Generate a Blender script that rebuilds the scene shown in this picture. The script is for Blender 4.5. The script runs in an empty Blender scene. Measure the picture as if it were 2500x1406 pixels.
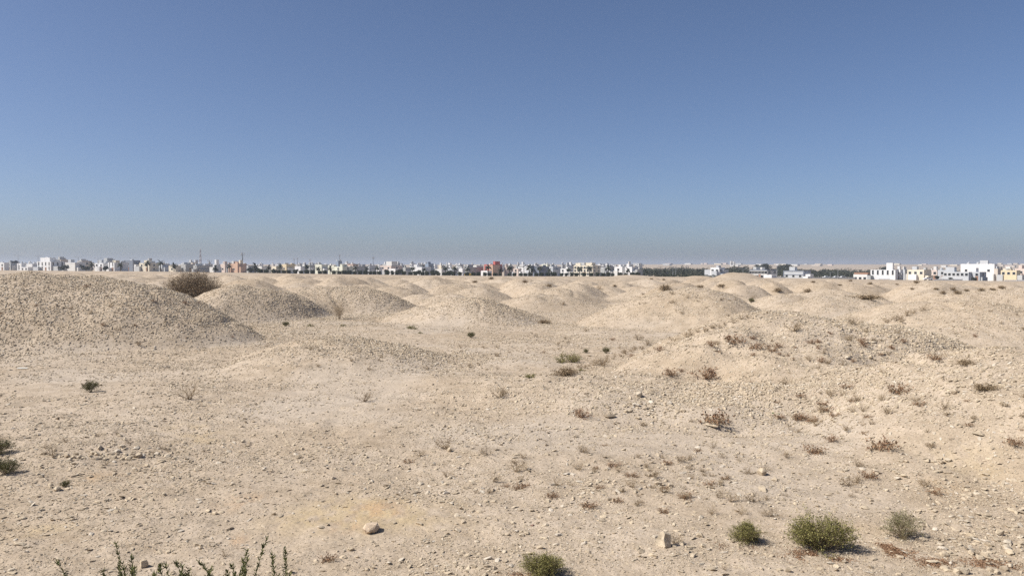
import bpy, bmesh, math, random
import numpy as np
from mathutils import Vector, Matrix

sc = bpy.context.scene
COL = sc.collection
rng = np.random.default_rng(7)
random.seed(7)

# ------------------------------------------------------------------ camera, sky, sun, exposure
F = 1925.0            # focal length in photo pixels (2500 wide)
HOR = 648.0           # image row of the horizon
CAMZ = 5.5
PITCH = math.atan((703.0 - HOR) / F)
cam_d = bpy.data.cameras.new('camera')
cam_d.sensor_width = 36.0
cam_d.lens = 36.0 * F / 2500.0
cam_d.clip_start = 0.1
cam_d.clip_end = 30000.0
cam = bpy.data.objects.new('camera', cam_d)
cam.location = (0, 0, CAMZ)
cam.rotation_euler = (math.pi / 2 - PITCH, 0, 0)
COL.objects.link(cam)
sc.camera = cam

SUN_EL = math.radians(47.0)
SUN_AZ = math.radians(259.0)       # clockwise from +Y: from the left, a little behind the camera
world = bpy.data.worlds.new('World')
sc.world = world
world.use_nodes = True
wn = world.node_tree
wn.nodes.clear()
sky = wn.nodes.new('ShaderNodeTexSky')
sky.sky_type = 'NISHITA'
sky.sun_disc = False
sky.sun_elevation = SUN_EL
sky.sun_rotation = SUN_AZ
sky.altitude = 900.0
sky.air_density = 0.7
sky.dust_density = 2.6
sky.ozone_density = 2.4
bg = wn.nodes.new('ShaderNodeBackground')
bg.inputs['Strength'].default_value = 0.064
wo = wn.nodes.new('ShaderNodeOutputWorld')
wb_ = wn.nodes.new('ShaderNodeMix'); wb_.data_type = 'RGBA'; wb_.blend_type = 'MULTIPLY'
wb_.inputs[0].default_value = 1.0; wb_.inputs[7].default_value = (0.97, 0.99, 1.06, 1.0)      # white balance of the photograph
wn.links.new(sky.outputs[0], wb_.inputs[6])
wn.links.new(wb_.outputs[2], bg.inputs[0])
wn.links.new(bg.outputs[0], wo.inputs[0])

sd = bpy.data.lights.new('sun', 'SUN')
sd.energy = 3.9
sd.angle = math.radians(0.6)
sd.color = (1.0, 0.95, 0.88)
sun = bpy.data.objects.new('sun', sd)
sdir = Vector((math.sin(SUN_AZ) * math.cos(SUN_EL), math.cos(SUN_AZ) * math.cos(SUN_EL), math.sin(SUN_EL)))
sun.rotation_euler = sdir.to_track_quat('Z', 'Y').to_euler()
sun.location = (-40, -20, 60)
COL.objects.link(sun)

vs = sc.view_settings
vs.view_transform = 'Standard'
vs.look = 'None'
vs.gamma = 1.0
vs.exposure = 0.74
vs.use_curve_mapping = False
sc.cycles.max_bounces = 6
sc.cycles.diffuse_bounces = 3
sc.cycles.volume_bounces = 1
sc.cycles.transparent_max_bounces = 4
sc.cycles.use_denoising = False


def cam_ray(px, py):
    """unit-y direction of the ray through a photo pixel"""
    a = (px - 1250.0) / F
    b = (703.0 - py) / F
    cp, sp = math.cos(PITCH), math.sin(PITCH)
    y = cp + b * sp
    z = -sp + b * cp
    return a / y, z / y          # x and z per metre of forward distance


def at(px, py, d):
    ax, az = cam_ray(px, py)
    return ax * d, d, CAMZ + az * d


# ------------------------------------------------------------------ helpers
def setp(o, label=None, cat=None, group=None, kind=None):
    if label: o['label'] = label
    if cat: o['category'] = cat
    if group: o['group'] = group
    if kind: o['kind'] = kind
    return o


def add_obj(name, data, parent=None, loc=None):
    o = bpy.data.objects.new(name, data)
    COL.objects.link(o)
    if parent: o.parent = parent
    if loc is not None: o.location = loc
    return o


def mesh_of(name, verts, faces, mats=(), smooth=False, mat_idx=None):
    me = bpy.data.meshes.new(name)
    me.from_pydata([tuple(v) for v in verts], [], [tuple(f) for f in faces])
    for m in mats: me.materials.append(m)
    if mat_idx is not None:
        me.polygons.foreach_set('material_index', np.asarray(mat_idx, dtype=np.int32))
    if smooth:
        me.polygons.foreach_set('use_smooth', np.ones(len(me.polygons), dtype=bool))
    me.update()
    return me


def fast_mesh(name, V, Q, mat, smooth=False):
    """V (n,3), Q (m,k) arrays -> mesh"""
    me = bpy.data.meshes.new(name)
    V = np.ascontiguousarray(V, dtype=np.float32)
    Q = np.ascontiguousarray(Q, dtype=np.int32)
    k = Q.shape[1]
    me.vertices.add(len(V)); me.vertices.foreach_set('co', V.ravel())
    me.loops.add(Q.size); me.loops.foreach_set('vertex_index', Q.ravel())
    me.polygons.add(len(Q))
    me.polygons.foreach_set('loop_start', np.arange(0, Q.size, k, dtype=np.int32))
    me.polygons.foreach_set('use_smooth', np.full(len(Q), smooth, dtype=bool))
    if mat: me.materials.append(mat)
    me.update(calc_edges=True)
    return me


class Box:
    """collects boxes (with own rotation) into one mesh"""
    def __init__(s): s.v = []; s.f = []; s.m = []
    def box(s, x0, x1, y0, y1, z0, z1, m=0):
        b = len(s.v)
        s.v += [(x0, y0, z0), (x1, y0, z0), (x1, y1, z0), (x0, y1, z0), (x0, y0, z1), (x1, y0, z1), (x1, y1, z1), (x0, y1, z1)]
        for q in ((0, 3, 2, 1), (4, 5, 6, 7), (0, 1, 5, 4), (1, 2, 6, 5), (2, 3, 7, 6), (3, 0, 4, 7)):
            s.f.append(tuple(b + i for i in q)); s.m.append(m)
    def tube(s, p0, p1, r0, r1, n=6, m=0):
        p0 = Vector(p0); p1 = Vector(p1)
        d = (p1 - p0)
        if d.length < 1e-6: return
        q = d.to_track_quat('Z', 'Y')
        b = len(s.v)
        for (p, r) in ((p0, r0), (p1, r1)):
            for i in range(n):
                a = 2 * math.pi * i / n
                w = q @ Vector((math.cos(a) * r, math.sin(a) * r, 0)) + p
                s.v.append(tuple(w))
        for i in range(n):
            j = (i + 1) % n
            s.f.append((b + i, b + j, b + n + j, b + n + i)); s.m.append(m)
        s.f.append(tuple(b + n + i for i in range(n))); s.m.append(m)
        s.f.append(tuple(b + n - 1 - i for i in range(n))); s.m.append(m)
    def mesh(s, name, mats, smooth=False):
        return mesh_of(name, s.v, s.f, mats, smooth, s.m)


# ------------------------------------------------------------------ noise
def _hash(ix, iy, seed):
    h = (ix.astype(np.int64) * 374761393 + iy.astype(np.int64) * 668265263 + seed * 974711) & 0xFFFFFFFF
    h = ((h ^ (h >> 13)) * 1274126177) & 0xFFFFFFFF
    h = (h ^ (h >> 16)) & 0xFFFFFFFF
    return h / 2147483647.5 - 1.0


def vnoise(x, y, seed=0):
    x0 = np.floor(x); y0 = np.floor(y)
    fx = x - x0; fy = y - y0
    fx = fx * fx * fx * (fx * (fx * 6 - 15) + 10); fy = fy * fy * fy * (fy * (fy * 6 - 15) + 10)
    ix = x0.astype(np.int64); iy = y0.astype(np.int64)
    a = _hash(ix, iy, seed); b = _hash(ix + 1, iy, seed); c = _hash(ix, iy + 1, seed); d = _hash(ix + 1, iy + 1, seed)
    return (a * (1 - fx) + b * fx) * (1 - fy) + (c * (1 - fx) + d * fx) * fy


def fbm(x, y, seed, octaves=4):
    s = 0; a = 1.0; t = 0
    for o in range(octaves):
        s = s + a * vnoise(x * 2 ** o + 13.7 * o, y * 2 ** o - 7.1 * o, seed + o); t += a; a *= 0.5
    return s / t


def sstep(a, b, x):
    t = np.clip((x - a) / (b - a), 0, 1)
    return t * t * (3 - 2 * t)


# ------------------------------------------------------------------ materials
def new_mat(name):
    m = bpy.data.materials.new(name); m.use_nodes = True
    nt = m.node_tree
    return m, nt, nt.nodes['Principled BSDF']


def N(nt, t, **kw):
    n = nt.nodes.new(t)
    for k, v in kw.items():
        if k in n.inputs.keys(): n.inputs[k].default_value = v
        else: setattr(n, k, v)
    return n


def ramp(nt, stops):
    r = nt.nodes.new('ShaderNodeValToRGB')
    el = r.color_ramp.elements
    while len(el) < len(stops): el.new(0.5)
    for e, (p, c) in zip(el, stops):
        e.position = p; e.color = (*c, 1)
    return r


def mixc(nt, fac, a, b, mode='MIX'):
    m = nt.nodes.new('ShaderNodeMix'); m.data_type = 'RGBA'; m.blend_type = mode
    for sock, v in ((m.inputs[0], fac), (m.inputs[6], a), (m.inputs[7], b)):
        if hasattr(v, 'is_linked'): nt.links.new(v, sock)
        elif isinstance(v, tuple): sock.default_value = (*v, 1)
        else: sock.default_value = v
    return m.outputs[2]


def make_ground_mat():
    m, nt, b = new_mat('limestone_ground')
    L = nt.links.new
    geo = N(nt, 'ShaderNodeNewGeometry')
    big = N(nt, 'ShaderNodeTexNoise', Scale=0.09, Detail=5.0, Roughness=0.6); L(geo.outputs['Position'], big.inputs['Vector'])
    mid = N(nt, 'ShaderNodeTexNoise', Scale=1.3, Detail=6.0, Roughness=0.65); L(geo.outputs['Position'], mid.inputs['Vector'])
    fine = N(nt, 'ShaderNodeTexNoise', Scale=16.0, Detail=6.0, Roughness=0.72); L(geo.outputs['Position'], fine.inputs['Vector'])
    c1 = ramp(nt, [(0.36, (0.425, 0.342, 0.250)), (0.66, (0.494, 0.413, 0.322))]); L(big.outputs[0], c1.inputs[0])
    c2 = ramp(nt, [(0.32, (0.74, 0.72, 0.68)), (0.62, (1.0, 1.0, 1.0)), (0.85, (1.10, 1.10, 1.10))]); L(mid.outputs[0], c2.inputs[0])
    c3 = ramp(nt, [(0.32, (0.66, 0.64, 0.62)), (0.55, (1.0, 1.0, 1.0)), (0.75, (1.12, 1.11, 1.10))]); L(fine.outputs[0], c3.inputs[0])
    col = mixc(nt, 1.0, c1.outputs[0], c2.outputs[0], 'MULTIPLY')
    col = mixc(nt, 0.8, col, c3.outputs[0], 'MULTIPLY')
    # mineral stains with a shape of their own: rust, yellow crust, grey dust
    att = N(nt, 'ShaderNodeAttribute', attribute_name='stain')
    sep = N(nt, 'ShaderNodeSeparateColor'); L(att.outputs['Color'], sep.inputs[0])
    col = mixc(nt, sep.outputs[1], col, (0.43, 0.335, 0.19))
    col = mixc(nt, sep.outputs[0], col, (0.40, 0.245, 0.135))
    col = mixc(nt, sep.outputs[2], col, (0.455, 0.40, 0.335))
    L(col, b.inputs['Base Color'])
    b.inputs['Roughness'].default_value = 0.95
    b.inputs['Specular IOR Level'].default_value = 0.1
    vor = N(nt, 'ShaderNodeTexVoronoi', Scale=9.0); vor.feature = 'F1'; L(geo.outputs['Position'], vor.inputs['Vector'])
    vor2 = N(nt, 'ShaderNodeTexVoronoi', Scale=3.2); vor2.feature = 'F1'; L(geo.outputs['Position'], vor2.inputs['Vector'])
    b1 = N(nt, 'ShaderNodeBump', Strength=0.25, Distance=0.06); L(vor2.outputs['Distance'], b1.inputs['Height']); b1.invert = True
    b2 = N(nt, 'ShaderNodeBump', Strength=0.35, Distance=0.04); L(vor.outputs['Distance'], b2.inputs['Height']); b2.invert = True
    L(b1.outputs[0], b2.inputs['Normal'])
    b3 = N(nt, 'ShaderNodeBump', Strength=0.35, Distance=0.03); L(fine.outputs[0], b3.inputs['Height']); L(b2.outputs[0], b3.inputs['Normal'])
    L(b3.outputs[0], b.inputs['Normal'])
    return m


def make_stone_mat():
    m, nt, b = new_mat('limestone_fragments')
    L = nt.links.new
    oi = N(nt, 'ShaderNodeObjectInfo')
    geo = N(nt, 'ShaderNodeNewGeometry')
    c = ramp(nt, [(0.0, (0.34, 0.28, 0.21)), (0.10, (0.40, 0.335, 0.25)), (0.45, (0.46, 0.385, 0.29)), (0.75, (0.50, 0.42, 0.31)), (0.93, (0.48, 0.43, 0.36)), (1.0, (0.56, 0.50, 0.42))])
    L(oi.outputs['Random'], c.inputs[0])
    n = N(nt, 'ShaderNodeTexNoise', Scale=11.0, Detail=6.0, Roughness=0.65); L(geo.outputs['Position'], n.inputs['Vector'])
    c2 = ramp(nt, [(0.3, (0.76, 0.73, 0.68)), (0.6, (1.04, 1.03, 1.0))]); L(n.outputs[0], c2.inputs[0])
    L(mixc(nt, 0.9, c.outputs[0], c2.outputs[0], 'MULTIPLY'), b.inputs['Base Color'])
    b.inputs['Roughness'].default_value = 0.92
    b.inputs['Specular IOR Level'].default_value = 0.15
    n2 = N(nt, 'ShaderNodeTexNoise', Scale=40.0, Detail=5.0, Roughness=0.65); L(geo.outputs['Position'], n2.inputs['Vector'])
    bu = N(nt, 'ShaderNodeBump', Strength=0.5, Distance=0.02); L(n2.outputs[0], bu.inputs['Height']); L(bu.outputs[0], b.inputs['Normal'])
    return m


def make_plain(name, c, rough=0.85, var=0.12, scale=0.6, spec=0.2):
    m, nt, b = new_mat(name)
    L = nt.links.new
    geo = N(nt, 'ShaderNodeNewGeometry')
    n = N(nt, 'ShaderNodeTexNoise', Scale=scale, Detail=5.0, Roughness=0.6); L(geo.outputs['Position'], n.inputs['Vector'])
    r = ramp(nt, [(0.3, tuple(x * (1 - var) for x in c)), (0.7, tuple(min(0.9, x * (1 + var * 0.6)) for x in c))])
    L(n.outputs[0], r.inputs[0]); L(r.outputs[0], b.inputs['Base Color'])
    b.inputs['Roughness'].default_value = rough
    b.inputs['Specular IOR Level'].default_value = spec
    return m


def make_leaf(name, stops, scale=6.0, transl=True):
    m, nt, b = new_mat(name)
    L = nt.links.new
    geo = N(nt, 'ShaderNodeNewGeometry')
    r = ramp(nt, stops)
    L(geo.outputs['Random Per Island'], r.inputs[0])
    L(r.outputs[0], b.inputs['Base Color'])
    b.inputs['Roughness'].default_value = 0.7
    b.inputs['Specular IOR Level'].default_value = 0.25
    return m


M = {}
M['ground'] = make_ground_mat()
M['stone'] = make_stone_mat()
M['leaf_olive'] = make_leaf('olive_leaves', [(0.0, (0.08, 0.08, 0.022)), (0.5, (0.18, 0.17, 0.05)), (1.0, (0.32, 0.29, 0.11))])
M['leaf_grey'] = make_leaf('grey_green_leaves', [(0.0, (0.10, 0.10, 0.045)), (0.5, (0.19, 0.18, 0.085)), (1.0, (0.30, 0.27, 0.15))])
M['leaf_dark'] = make_leaf('dark_green_leaves', [(0.0, (0.05, 0.053, 0.018)), (0.6, (0.10, 0.10, 0.032)), (1.0, (0.17, 0.16, 0.055))])
M['leaf_spiky'] = make_leaf('succulent_leaves', [(0.0, (0.05, 0.06, 0.02)), (0.6, (0.10, 0.11, 0.035)), (1.0, (0.20, 0.20, 0.07))])
M['leaf_far'] = make_leaf('tree_leaves', [(0.0, (0.018, 0.024, 0.014)), (0.6, (0.036, 0.043, 0.026)), (1.0, (0.065, 0.070, 0.042))])
M['leaf_hedge'] = make_leaf('hedge_leaves', [(0.0, (0.012, 0.02, 0.008)), (0.6, (0.026, 0.038, 0.014)), (1.0, (0.05, 0.065, 0.025))])
M['dry'] = make_leaf('dry_twigs', [(0.0, (0.16, 0.11, 0.065)), (0.5, (0.26, 0.19, 0.115)), (1.0, (0.38, 0.30, 0.19))])
M['dry_dark'] = make_leaf('dark_dry_twigs', [(0.0, (0.09, 0.063, 0.038)), (0.5, (0.155, 0.11, 0.065)), (1.0, (0.24, 0.18, 0.11))])
M['rust'] = make_leaf('rust_brown_dry_leaves', [(0.0, (0.15, 0.08, 0.045)), (0.5, (0.24, 0.14, 0.08)), (1.0, (0.36, 0.24, 0.145))])
M['wood'] = make_plain('grey_wood', (0.16, 0.13, 0.10), scale=8.0, var=0.3)
M['trunk'] = make_plain('palm_trunk', (0.13, 0.105, 0.075), scale=4.0, var=0.3)
M['metal'] = make_plain('galvanised_metal', (0.30, 0.31, 0.32), 0.5, 0.1, 1.0, 0.5)
M['dark_metal'] = make_plain('dark_metal', (0.09, 0.095, 0.10), 0.6, 0.1, 1.0, 0.4)
M['mast_red'] = make_plain('red_mast_paint', (0.30, 0.19, 0.18))
M['asphalt'] = make_plain('asphalt', (0.06, 0.06, 0.06), 0.9)
PAL = {
    'white': (0.68, 0.675, 0.665), 'offwhite': (0.62, 0.61, 0.58), 'cream': (0.64, 0.58, 0.46), 'beige': (0.52, 0.46, 0.39),
    'grey': (0.44, 0.445, 0.44), 'lightgrey': (0.46, 0.475, 0.49), 'block': (0.38, 0.38, 0.365), 'slate': (0.19, 0.21, 0.25), 'dark': (0.085, 0.09, 0.10),
    'pink': (0.60, 0.50, 0.435), 'orange': (0.54, 0.37, 0.27), 'red': (0.46, 0.12, 0.10), 'yellow': (0.62, 0.52, 0.35), 'lime': (0.64, 0.64, 0.53), 'brown': (0.30, 0.17, 0.11),
    'blue': (0.24, 0.29, 0.36),
}
for k, c in PAL.items():
    M[k] = make_plain('painted_render_' + k, c, 0.85, 0.06, 0.35)
gm, gnt, gb = new_mat('window_glass')
gb.inputs['Base Color'].default_value = (0.025, 0.03, 0.035, 1)
gb.inputs['Roughness'].default_value = 0.15
M['glass'] = gm
M['car_white'] = make_plain('white_car_paint', (0.7, 0.7, 0.7), 0.3, 0.02, 1.0, 0.5)
M['car_yellow'] = make_plain('yellow_paint', (0.75, 0.48, 0.03), 0.4, 0.02, 1.0, 0.5)
M['rubber'] = make_plain('rubber', (0.02, 0.02, 0.02))
M['plastic_white'] = make_plain('white_litter', (0.72, 0.72, 0.66), 0.5)
M['plastic_green'] = make_plain('green_litter', (0.05, 0.16, 0.04), 0.5)

# ------------------------------------------------------------------ terrain height
# row where the far edge of the mound field stands, along the picture
YBX = np.array([-900, 0, 300, 500, 800, 1000, 1200, 1560, 1900, 2200, 2500, 3400], float)
YBY = np.array([660, 660.5, 662.5, 665, 669.5, 672.5, 674.5, 675.5, 679, 684, 687, 694], float)


def base_h(x, y):
    d = np.maximum(np.abs(y), 1.0)
    yy = np.maximum(y, 1.0)
    px = 1250 + F * np.clip(x / yy, -1.1, 1.1)
    yb = np.interp(px, YBX, YBY)
    lev = CAMZ - (yb - HOR) * np.minimum(d, 650.0) / F
    w = sstep(110.0, 330.0, y)
    z = lev * w
    # far land: rises to a low escarpment beyond the trees on the right
    side = sstep(900.0, 1700.0, px) * 0.5 + 0.5
    z = z + sstep(1100.0, 3300.0, y) * (CAMZ + 3.0 - lev + 1.5 * side + 1.2 * vnoise(x / 350.0, y / 900.0, 91)) * w
    return z


# mounds placed from the photograph: centre x and y, radii, crest height, flank exponents, label
def crest(px, py, d):
    """height above the plain of a crest seen at px, py at distance d"""
    x, y, z = at(px, py, d)
    return z - float(base_h(np.array([x]), np.array([y]))[0])


MAIN = [
    (-38.6, 62.5, 18.4, 15.0, 4.75, 3.1, 1.18, 'largest mound at far left, flat-topped with a dark stony right flank'),
    (-28.0, 83.0, 9.0, 10.0, crest(600, 695, 83), 2.0, 1.15, 'rounded stony mound next right of the largest mound, thorn bush behind it'),
    (-21.5, 98.0, 10.0, 10.0, crest(850, 700, 98), 2.4, 1.25, 'broad stony mound behind the bare bush left of centre'),
    (-4.5, 79.0, 7.9, 9.0, crest(1130, 728, 79), 1.9, 1.3, 'pale conical mound in the middle of the view'),
    (-10.3, 46.0, 7.2, 9.0, 1.3, 2.0, 1.5, 'low flat mound in front of the conical mound, left of centre'),
    (16.6, 76.0, 10.8, 11.0, crest(1680, 707, 76), 2.1, 1.2, 'wide smooth mound right of centre behind the rough excavated mound'),
    (15.0, 41.5, 9.6, 10.0, 2.85, 2.0, 1.15, 'big rough mound with rubble and rust-brown plants right of centre'),
    (3.5, 33.0, 8.0, 6.0, 0.60, 2.0, 1.6, 'low spread hump in front of the rough mound'),
    (20.0, 25.0, 11.5, 9.5, 2.45, 2.0, 1.2, 'near slope rising to the right edge of the view'),
    (36.5, 89.0, 9.8, 9.0, crest(2040, 722, 89), 2.2, 1.4, 'rounded mound with a line of dry brush along its top'),
    (35.5, 62.0, 11.0, 13.0, crest(2310, 738, 62), 2.0, 1.05, 'smooth sandy mound at right behind the rough mound'),
    (60.0, 87.0, 20.0, 12.0, 3.15, 2.0, 1.2, 'tall smooth mound rising out of the right edge of view'),
    (7.2, 116.0, 8.0, 8.0, crest(1371, 704, 116), 2.0, 1.4, 'low mound directly behind the conical middle mound'),
    (-9.3, 131.0, 6.0, 7.0, crest(1112, 697, 131), 1.9, 1.4, 'small peaked mound behind the conical mound, slightly left'),
    (-19.0, 124.0, 7.0, 8.0, crest(945, 700, 124), 1.9, 1.4, 'mound peeping over the broad stony mound'),
    (23.5, 128.0, 9.0, 9.0, crest(1600, 703, 128), 2.0, 1.5, 'mound behind the left shoulder of the wide smooth mound'),
    (49.0, 122.0, 9.5, 9.0, crest(2030, 706, 122), 2.0, 1.5, 'mound behind the one topped by dry brush'),
    (71.2, 250.0, 8.2, 8.0, crest(1798, 666, 250), 2.4, 1.2, 'bare steep mound standing up against the tree belt'),
    (62.0, 262.0, 6.0, 6.0, crest(1705, 673, 262), 2.0, 1.3, 'small mound just left of the steep bare mound'),
    (45.5, 302.0, 10.0, 9.0, crest(1540, 671, 302), 2.0, 1.4, 'mound in front of the last white houses before the tree belt'),
]
# shoulders and hollows of the rough mound: x, y, radius, height
LUMPS = [(12.0, 32.5, 5.0, 0.55), (7.0, 37.5, 4.5, 0.35), (20.0, 36.0, 4.0, 0.3), (9.5, 29.5, 3.0, 0.45), (7.0, 27.5, 2.2, 0.3), (16.0, 30.0, 4.0, 0.4),
         (3.0, 29.0, 3.0, 0.25), (-2.5, 37.0, 4.0, 0.25), (11.5, 22.5, 3.2, 0.3), (-13.0, 22.8, 3.2, 0.22), (0.5, 43.0, 4.0, 0.2)]
PITS = [(8.6, 34.4, 2.0, 0.6), (12.4, 38.2, 1.6, 0.28), (7.4, 25.9, 1.2, 0.2), (10.4, 27.0, 1.3, 0.25)]

# the field of mounds beyond
FIELD = []
_tries = 0
FA = np.zeros((1000, 3))
while len(FIELD) < 900 and _tries < 45000:
    _tries += 1
    d = 102.0 + (430.0 - 102.0) * random.random() ** 0.62
    px = random.uniform(-700, 3200)
    x = (px - 1250) / F * d
    R = random.uniform(5.0, 8.8) * (1.0 + 0.10 * (d > 200))
    ok = True
    for mm in MAIN:
        if math.hypot(x - mm[0], d - mm[1]) < 0.80 * (R + max(mm[2], mm[3])): ok = False; break
    if not ok: continue
    if FIELD:
        if (np.hypot(FA[:len(FIELD), 0] - x, FA[:len(FIELD), 1] - d) < 0.54 * (R + FA[:len(FIELD), 2])).any(): ok = False
    if not ok: continue
    zb = float(base_h(np.array([x]), np.array([d]))[0])
    yb = float(np.interp(px, YBX, YBY))
    cap = CAMZ - (yb + 3.0 - HOR) * d / F - zb
    h = min(random.uniform(1.5, 3.2), cap)
    if px < 500 and d < 200: h = min(h, 1.6)
    if h < 0.7: continue
    FA[len(FIELD)] = (x, d, R)
    FIELD.append((x, d, R, h * random.uniform(0.75, 1.0), random.uniform(1.8, 2.3), random.uniform(1.3, 1.7)))
ALLM = [m[:7] for m in MAIN] + [(q[0], q[1], q[2], q[2] * 0.95, q[3], q[4], q[5]) for q in FIELD]
CAM_MOUND = (0.0, -1.0, 13.2, 13.2, 3.9, 2.0, 1.6)


def mound_h(x, y, want_id=False):
    S = np.zeros_like(x); best = np.zeros_like(x); bid = np.full(x.shape, -1, dtype=np.int32)
    wob = None
    order = np.argsort(y, kind='stable')
    ys = y[order]
    for i, (mx, my, rx, ry, h, a, b) in enumerate(ALLM + [CAM_MOUND]):
        lo = np.searchsorted(ys, my - ry * 1.2); hi = np.searchsorted(ys, my + ry * 1.2)
        if hi <= lo: continue
        sel = order[lo:hi]
        dx = (x[sel] - mx) / rx
        k = np.abs(dx) < 1.2
        sel = sel[k]; dx = dx[k]
        if len(sel) == 0: continue
        dy = (y[sel] - my) / ry
        t = np.sqrt(dx * dx + dy * dy)
        ang = np.arctan2(dy, dx)
        t = t * (1 + 0.09 * np.sin(ang * 2 + i * 1.7) + 0.07 * np.sin(ang * 3 + i * 2.9) + 0.035 * np.sin(ang * 5 + i))
        hh = h * (1 - np.clip(t, 0, 1) ** a) ** b
        S[sel] += hh ** 3
        if want_id:
            up = (hh > best[sel]) & (hh > 0.10 * h)
            s2 = sel[up]; best[s2] = hh[up]; bid[s2] = i
    z = np.cbrt(S)
    return (z, bid) if want_id else z


def height(x, y, want_id=False):
    x = np.asarray(x, float); y = np.asarray(y, float)
    r = mound_h(x, y, want_id)
    mz, bid = r if want_id else (r, None)
    z = base_h(x, y) + mz
    for (lx, ly, lr, lh) in LUMPS:
        t2 = ((x - lx) ** 2 + (y - ly) ** 2) / (lr * lr)
        z = z + lh * np.exp(-t2 * 2.2)
    for (lx, ly, lr, lh) in PITS:
        t2 = ((x - lx) ** 2 + ((y - ly) * 1.2) ** 2) / (lr * lr)
        z = z - lh * np.exp(-t2 * 2.2)
    dist = np.hypot(x, y)
    near = 1.0 - sstep(150, 420, dist)
    rough = 0.35 + 0.65 * sstep(0.15, 0.9, mz)
    rg = np.exp(-(((x - 13) / 13.0) ** 2 + ((y - 36) / 11.0) ** 2))      # the dug-over mound is lumpier
    z = z + near * (0.20 * fbm(x / 11.0, y / 11.0, 3, 3) + rough * 0.16 * fbm(x / 2.6, y / 2.6, 11, 3) + (0.035 + 0.05 * rough) * fbm(x / 0.75, y / 0.75, 23, 3))
    z = z + near * sstep(0.25, 1.6, mz) * (0.34 * fbm(x / 4.5, y / 4.5, 131, 3) - 0.18 * np.clip(1 - np.abs(vnoise(x / 6.0, y / 5.0, 137)) * 6.0, 0, 1))
    z = z + rg * 0.20 * fbm(x / 2.1, y / 1.7, 57, 3)
    z = z + (1 - near) * 0.2 * fbm(x / 30.0, y / 30.0, 77, 3) * (1 - sstep(430, 520, dist))
    return (z, bid) if want_id else z


# ------------------------------------------------------------------ terrain mesh
fine_a = np.radians(np.linspace(-43, 43, 640))
wide = np.radians(np.concatenate([np.linspace(-178, -44.5, 60)]))
angs = np.concatenate([wide, fine_a, -wide[::-1]])
rad = np.concatenate([[0.4], np.geomspace(1.0, 10.5, 26)[:-1], np.geomspace(10.5, 130.0, 430)[:-1], np.geomspace(130.0, 520.0, 190)[:-1], np.geomspace(520.0, 9000.0, 70)])
AA, RR = np.meshgrid(angs, rad)
GX = (np.sin(AA) * RR).ravel(); GY = (np.cos(AA) * RR).ravel()
GZ, GID = height(GX, GY, True)
GV = np.column_stack([GX, GY, GZ]).astype(np.float32)
na, nr = len(angs), len(rad)
ii, jj = np.meshgrid(np.arange(na), np.arange(nr - 1))
i2 = (ii + 1) % na
GQ = np.column_stack([(jj * na + ii).ravel(), (jj * na + i2).ravel(), ((jj + 1) * na + i2).ravel(), ((jj + 1) * na + ii).ravel()])
GQ = GQ[:, ::-1]                                   # upward facing
gfid = GID[GQ[:, 0]].copy()
same = (GID[GQ] == gfid[:, None]).sum(1)
gfid[same < 2] = -1
gfid[gfid >= len(ALLM)] = -1

GRID = GZ.reshape(nr, na)


def surf(x, y):
    """height of the terrain sheet itself"""
    x = np.asarray(x, float); y = np.asarray(y, float)
    a = np.arctan2(x, y); r = np.hypot(x, y)
    ia = np.clip(np.searchsorted(angs, a) - 1, 0, na - 2); ir = np.clip(np.searchsorted(rad, r) - 1, 0, nr - 2)
    fa = np.clip((a - angs[ia]) / (angs[ia + 1] - angs[ia]), 0, 1); fr_ = np.clip((r - rad[ir]) / (rad[ir + 1] - rad[ir]), 0, 1)
    return (GRID[ir, ia] * (1 - fa) + GRID[ir, ia + 1] * fa) * (1 - fr_) + (GRID[ir + 1, ia] * (1 - fa) + GRID[ir + 1, ia + 1] * fa) * fr_


def ground_at(px, py, dmax=700.0):
    """where the ray through a photo pixel meets the ground"""
    ax, az = cam_ray(px, py)
    d = np.geomspace(4.5, dmax, 1800)
    hz = surf(ax * d, d)
    rz = CAMZ + az * d
    k = np.nonzero(hz >= rz)[0]
    i = k[0] if len(k) else len(d) - 1
    dd = d[i]
    if i > 0:
        f0 = rz[i - 1] - hz[i - 1]; f1 = rz[i] - hz[i]
        if f0 - f1 > 1e-9: dd = d[i - 1] + (d[i] - d[i - 1]) * f0 / (f0 - f1)
    return float(ax * dd), float(dd), float(CAMZ + az * dd)


def gz(x, y):
    return float(surf(np.array([x], float), np.array([y], float))[0])


# vertex normals over the whole sheet so the mounds meet the plain without seams
e1 = GV[GQ[:, 2]] - GV[GQ[:, 0]]; e2 = GV[GQ[:, 3]] - GV[GQ[:, 1]]
fn = np.cross(e1, e2)
VN = np.zeros_like(GV)
for k in range(4): np.add.at(VN, GQ[:, k], fn)
VN /= np.maximum(np.linalg.norm(VN, axis=1, keepdims=True), 1e-9)

# stains of the ground (rust, yellow crust, pale dust), fixed to the place
def blob(px, py, wx, wy, seed, thr=0.0):
    x0, y0, _ = ground_at(px, py)
    sx = wx / F * y0; sy = wy / F * y0 * y0 / CAMZ
    t2 = ((GX - x0) / sx) ** 2 + ((GY - y0) / sy) ** 2
    k = t2 < 9
    o = np.zeros_like(GX)
    n = fbm(GX[k] * 4.0, GY[k] * 2.2, seed, 5)
    o[k] = np.exp(-t2[k] * 1.1) * np.clip(0.6 + 2.4 * n - thr, 0, 1)
    return o


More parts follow.
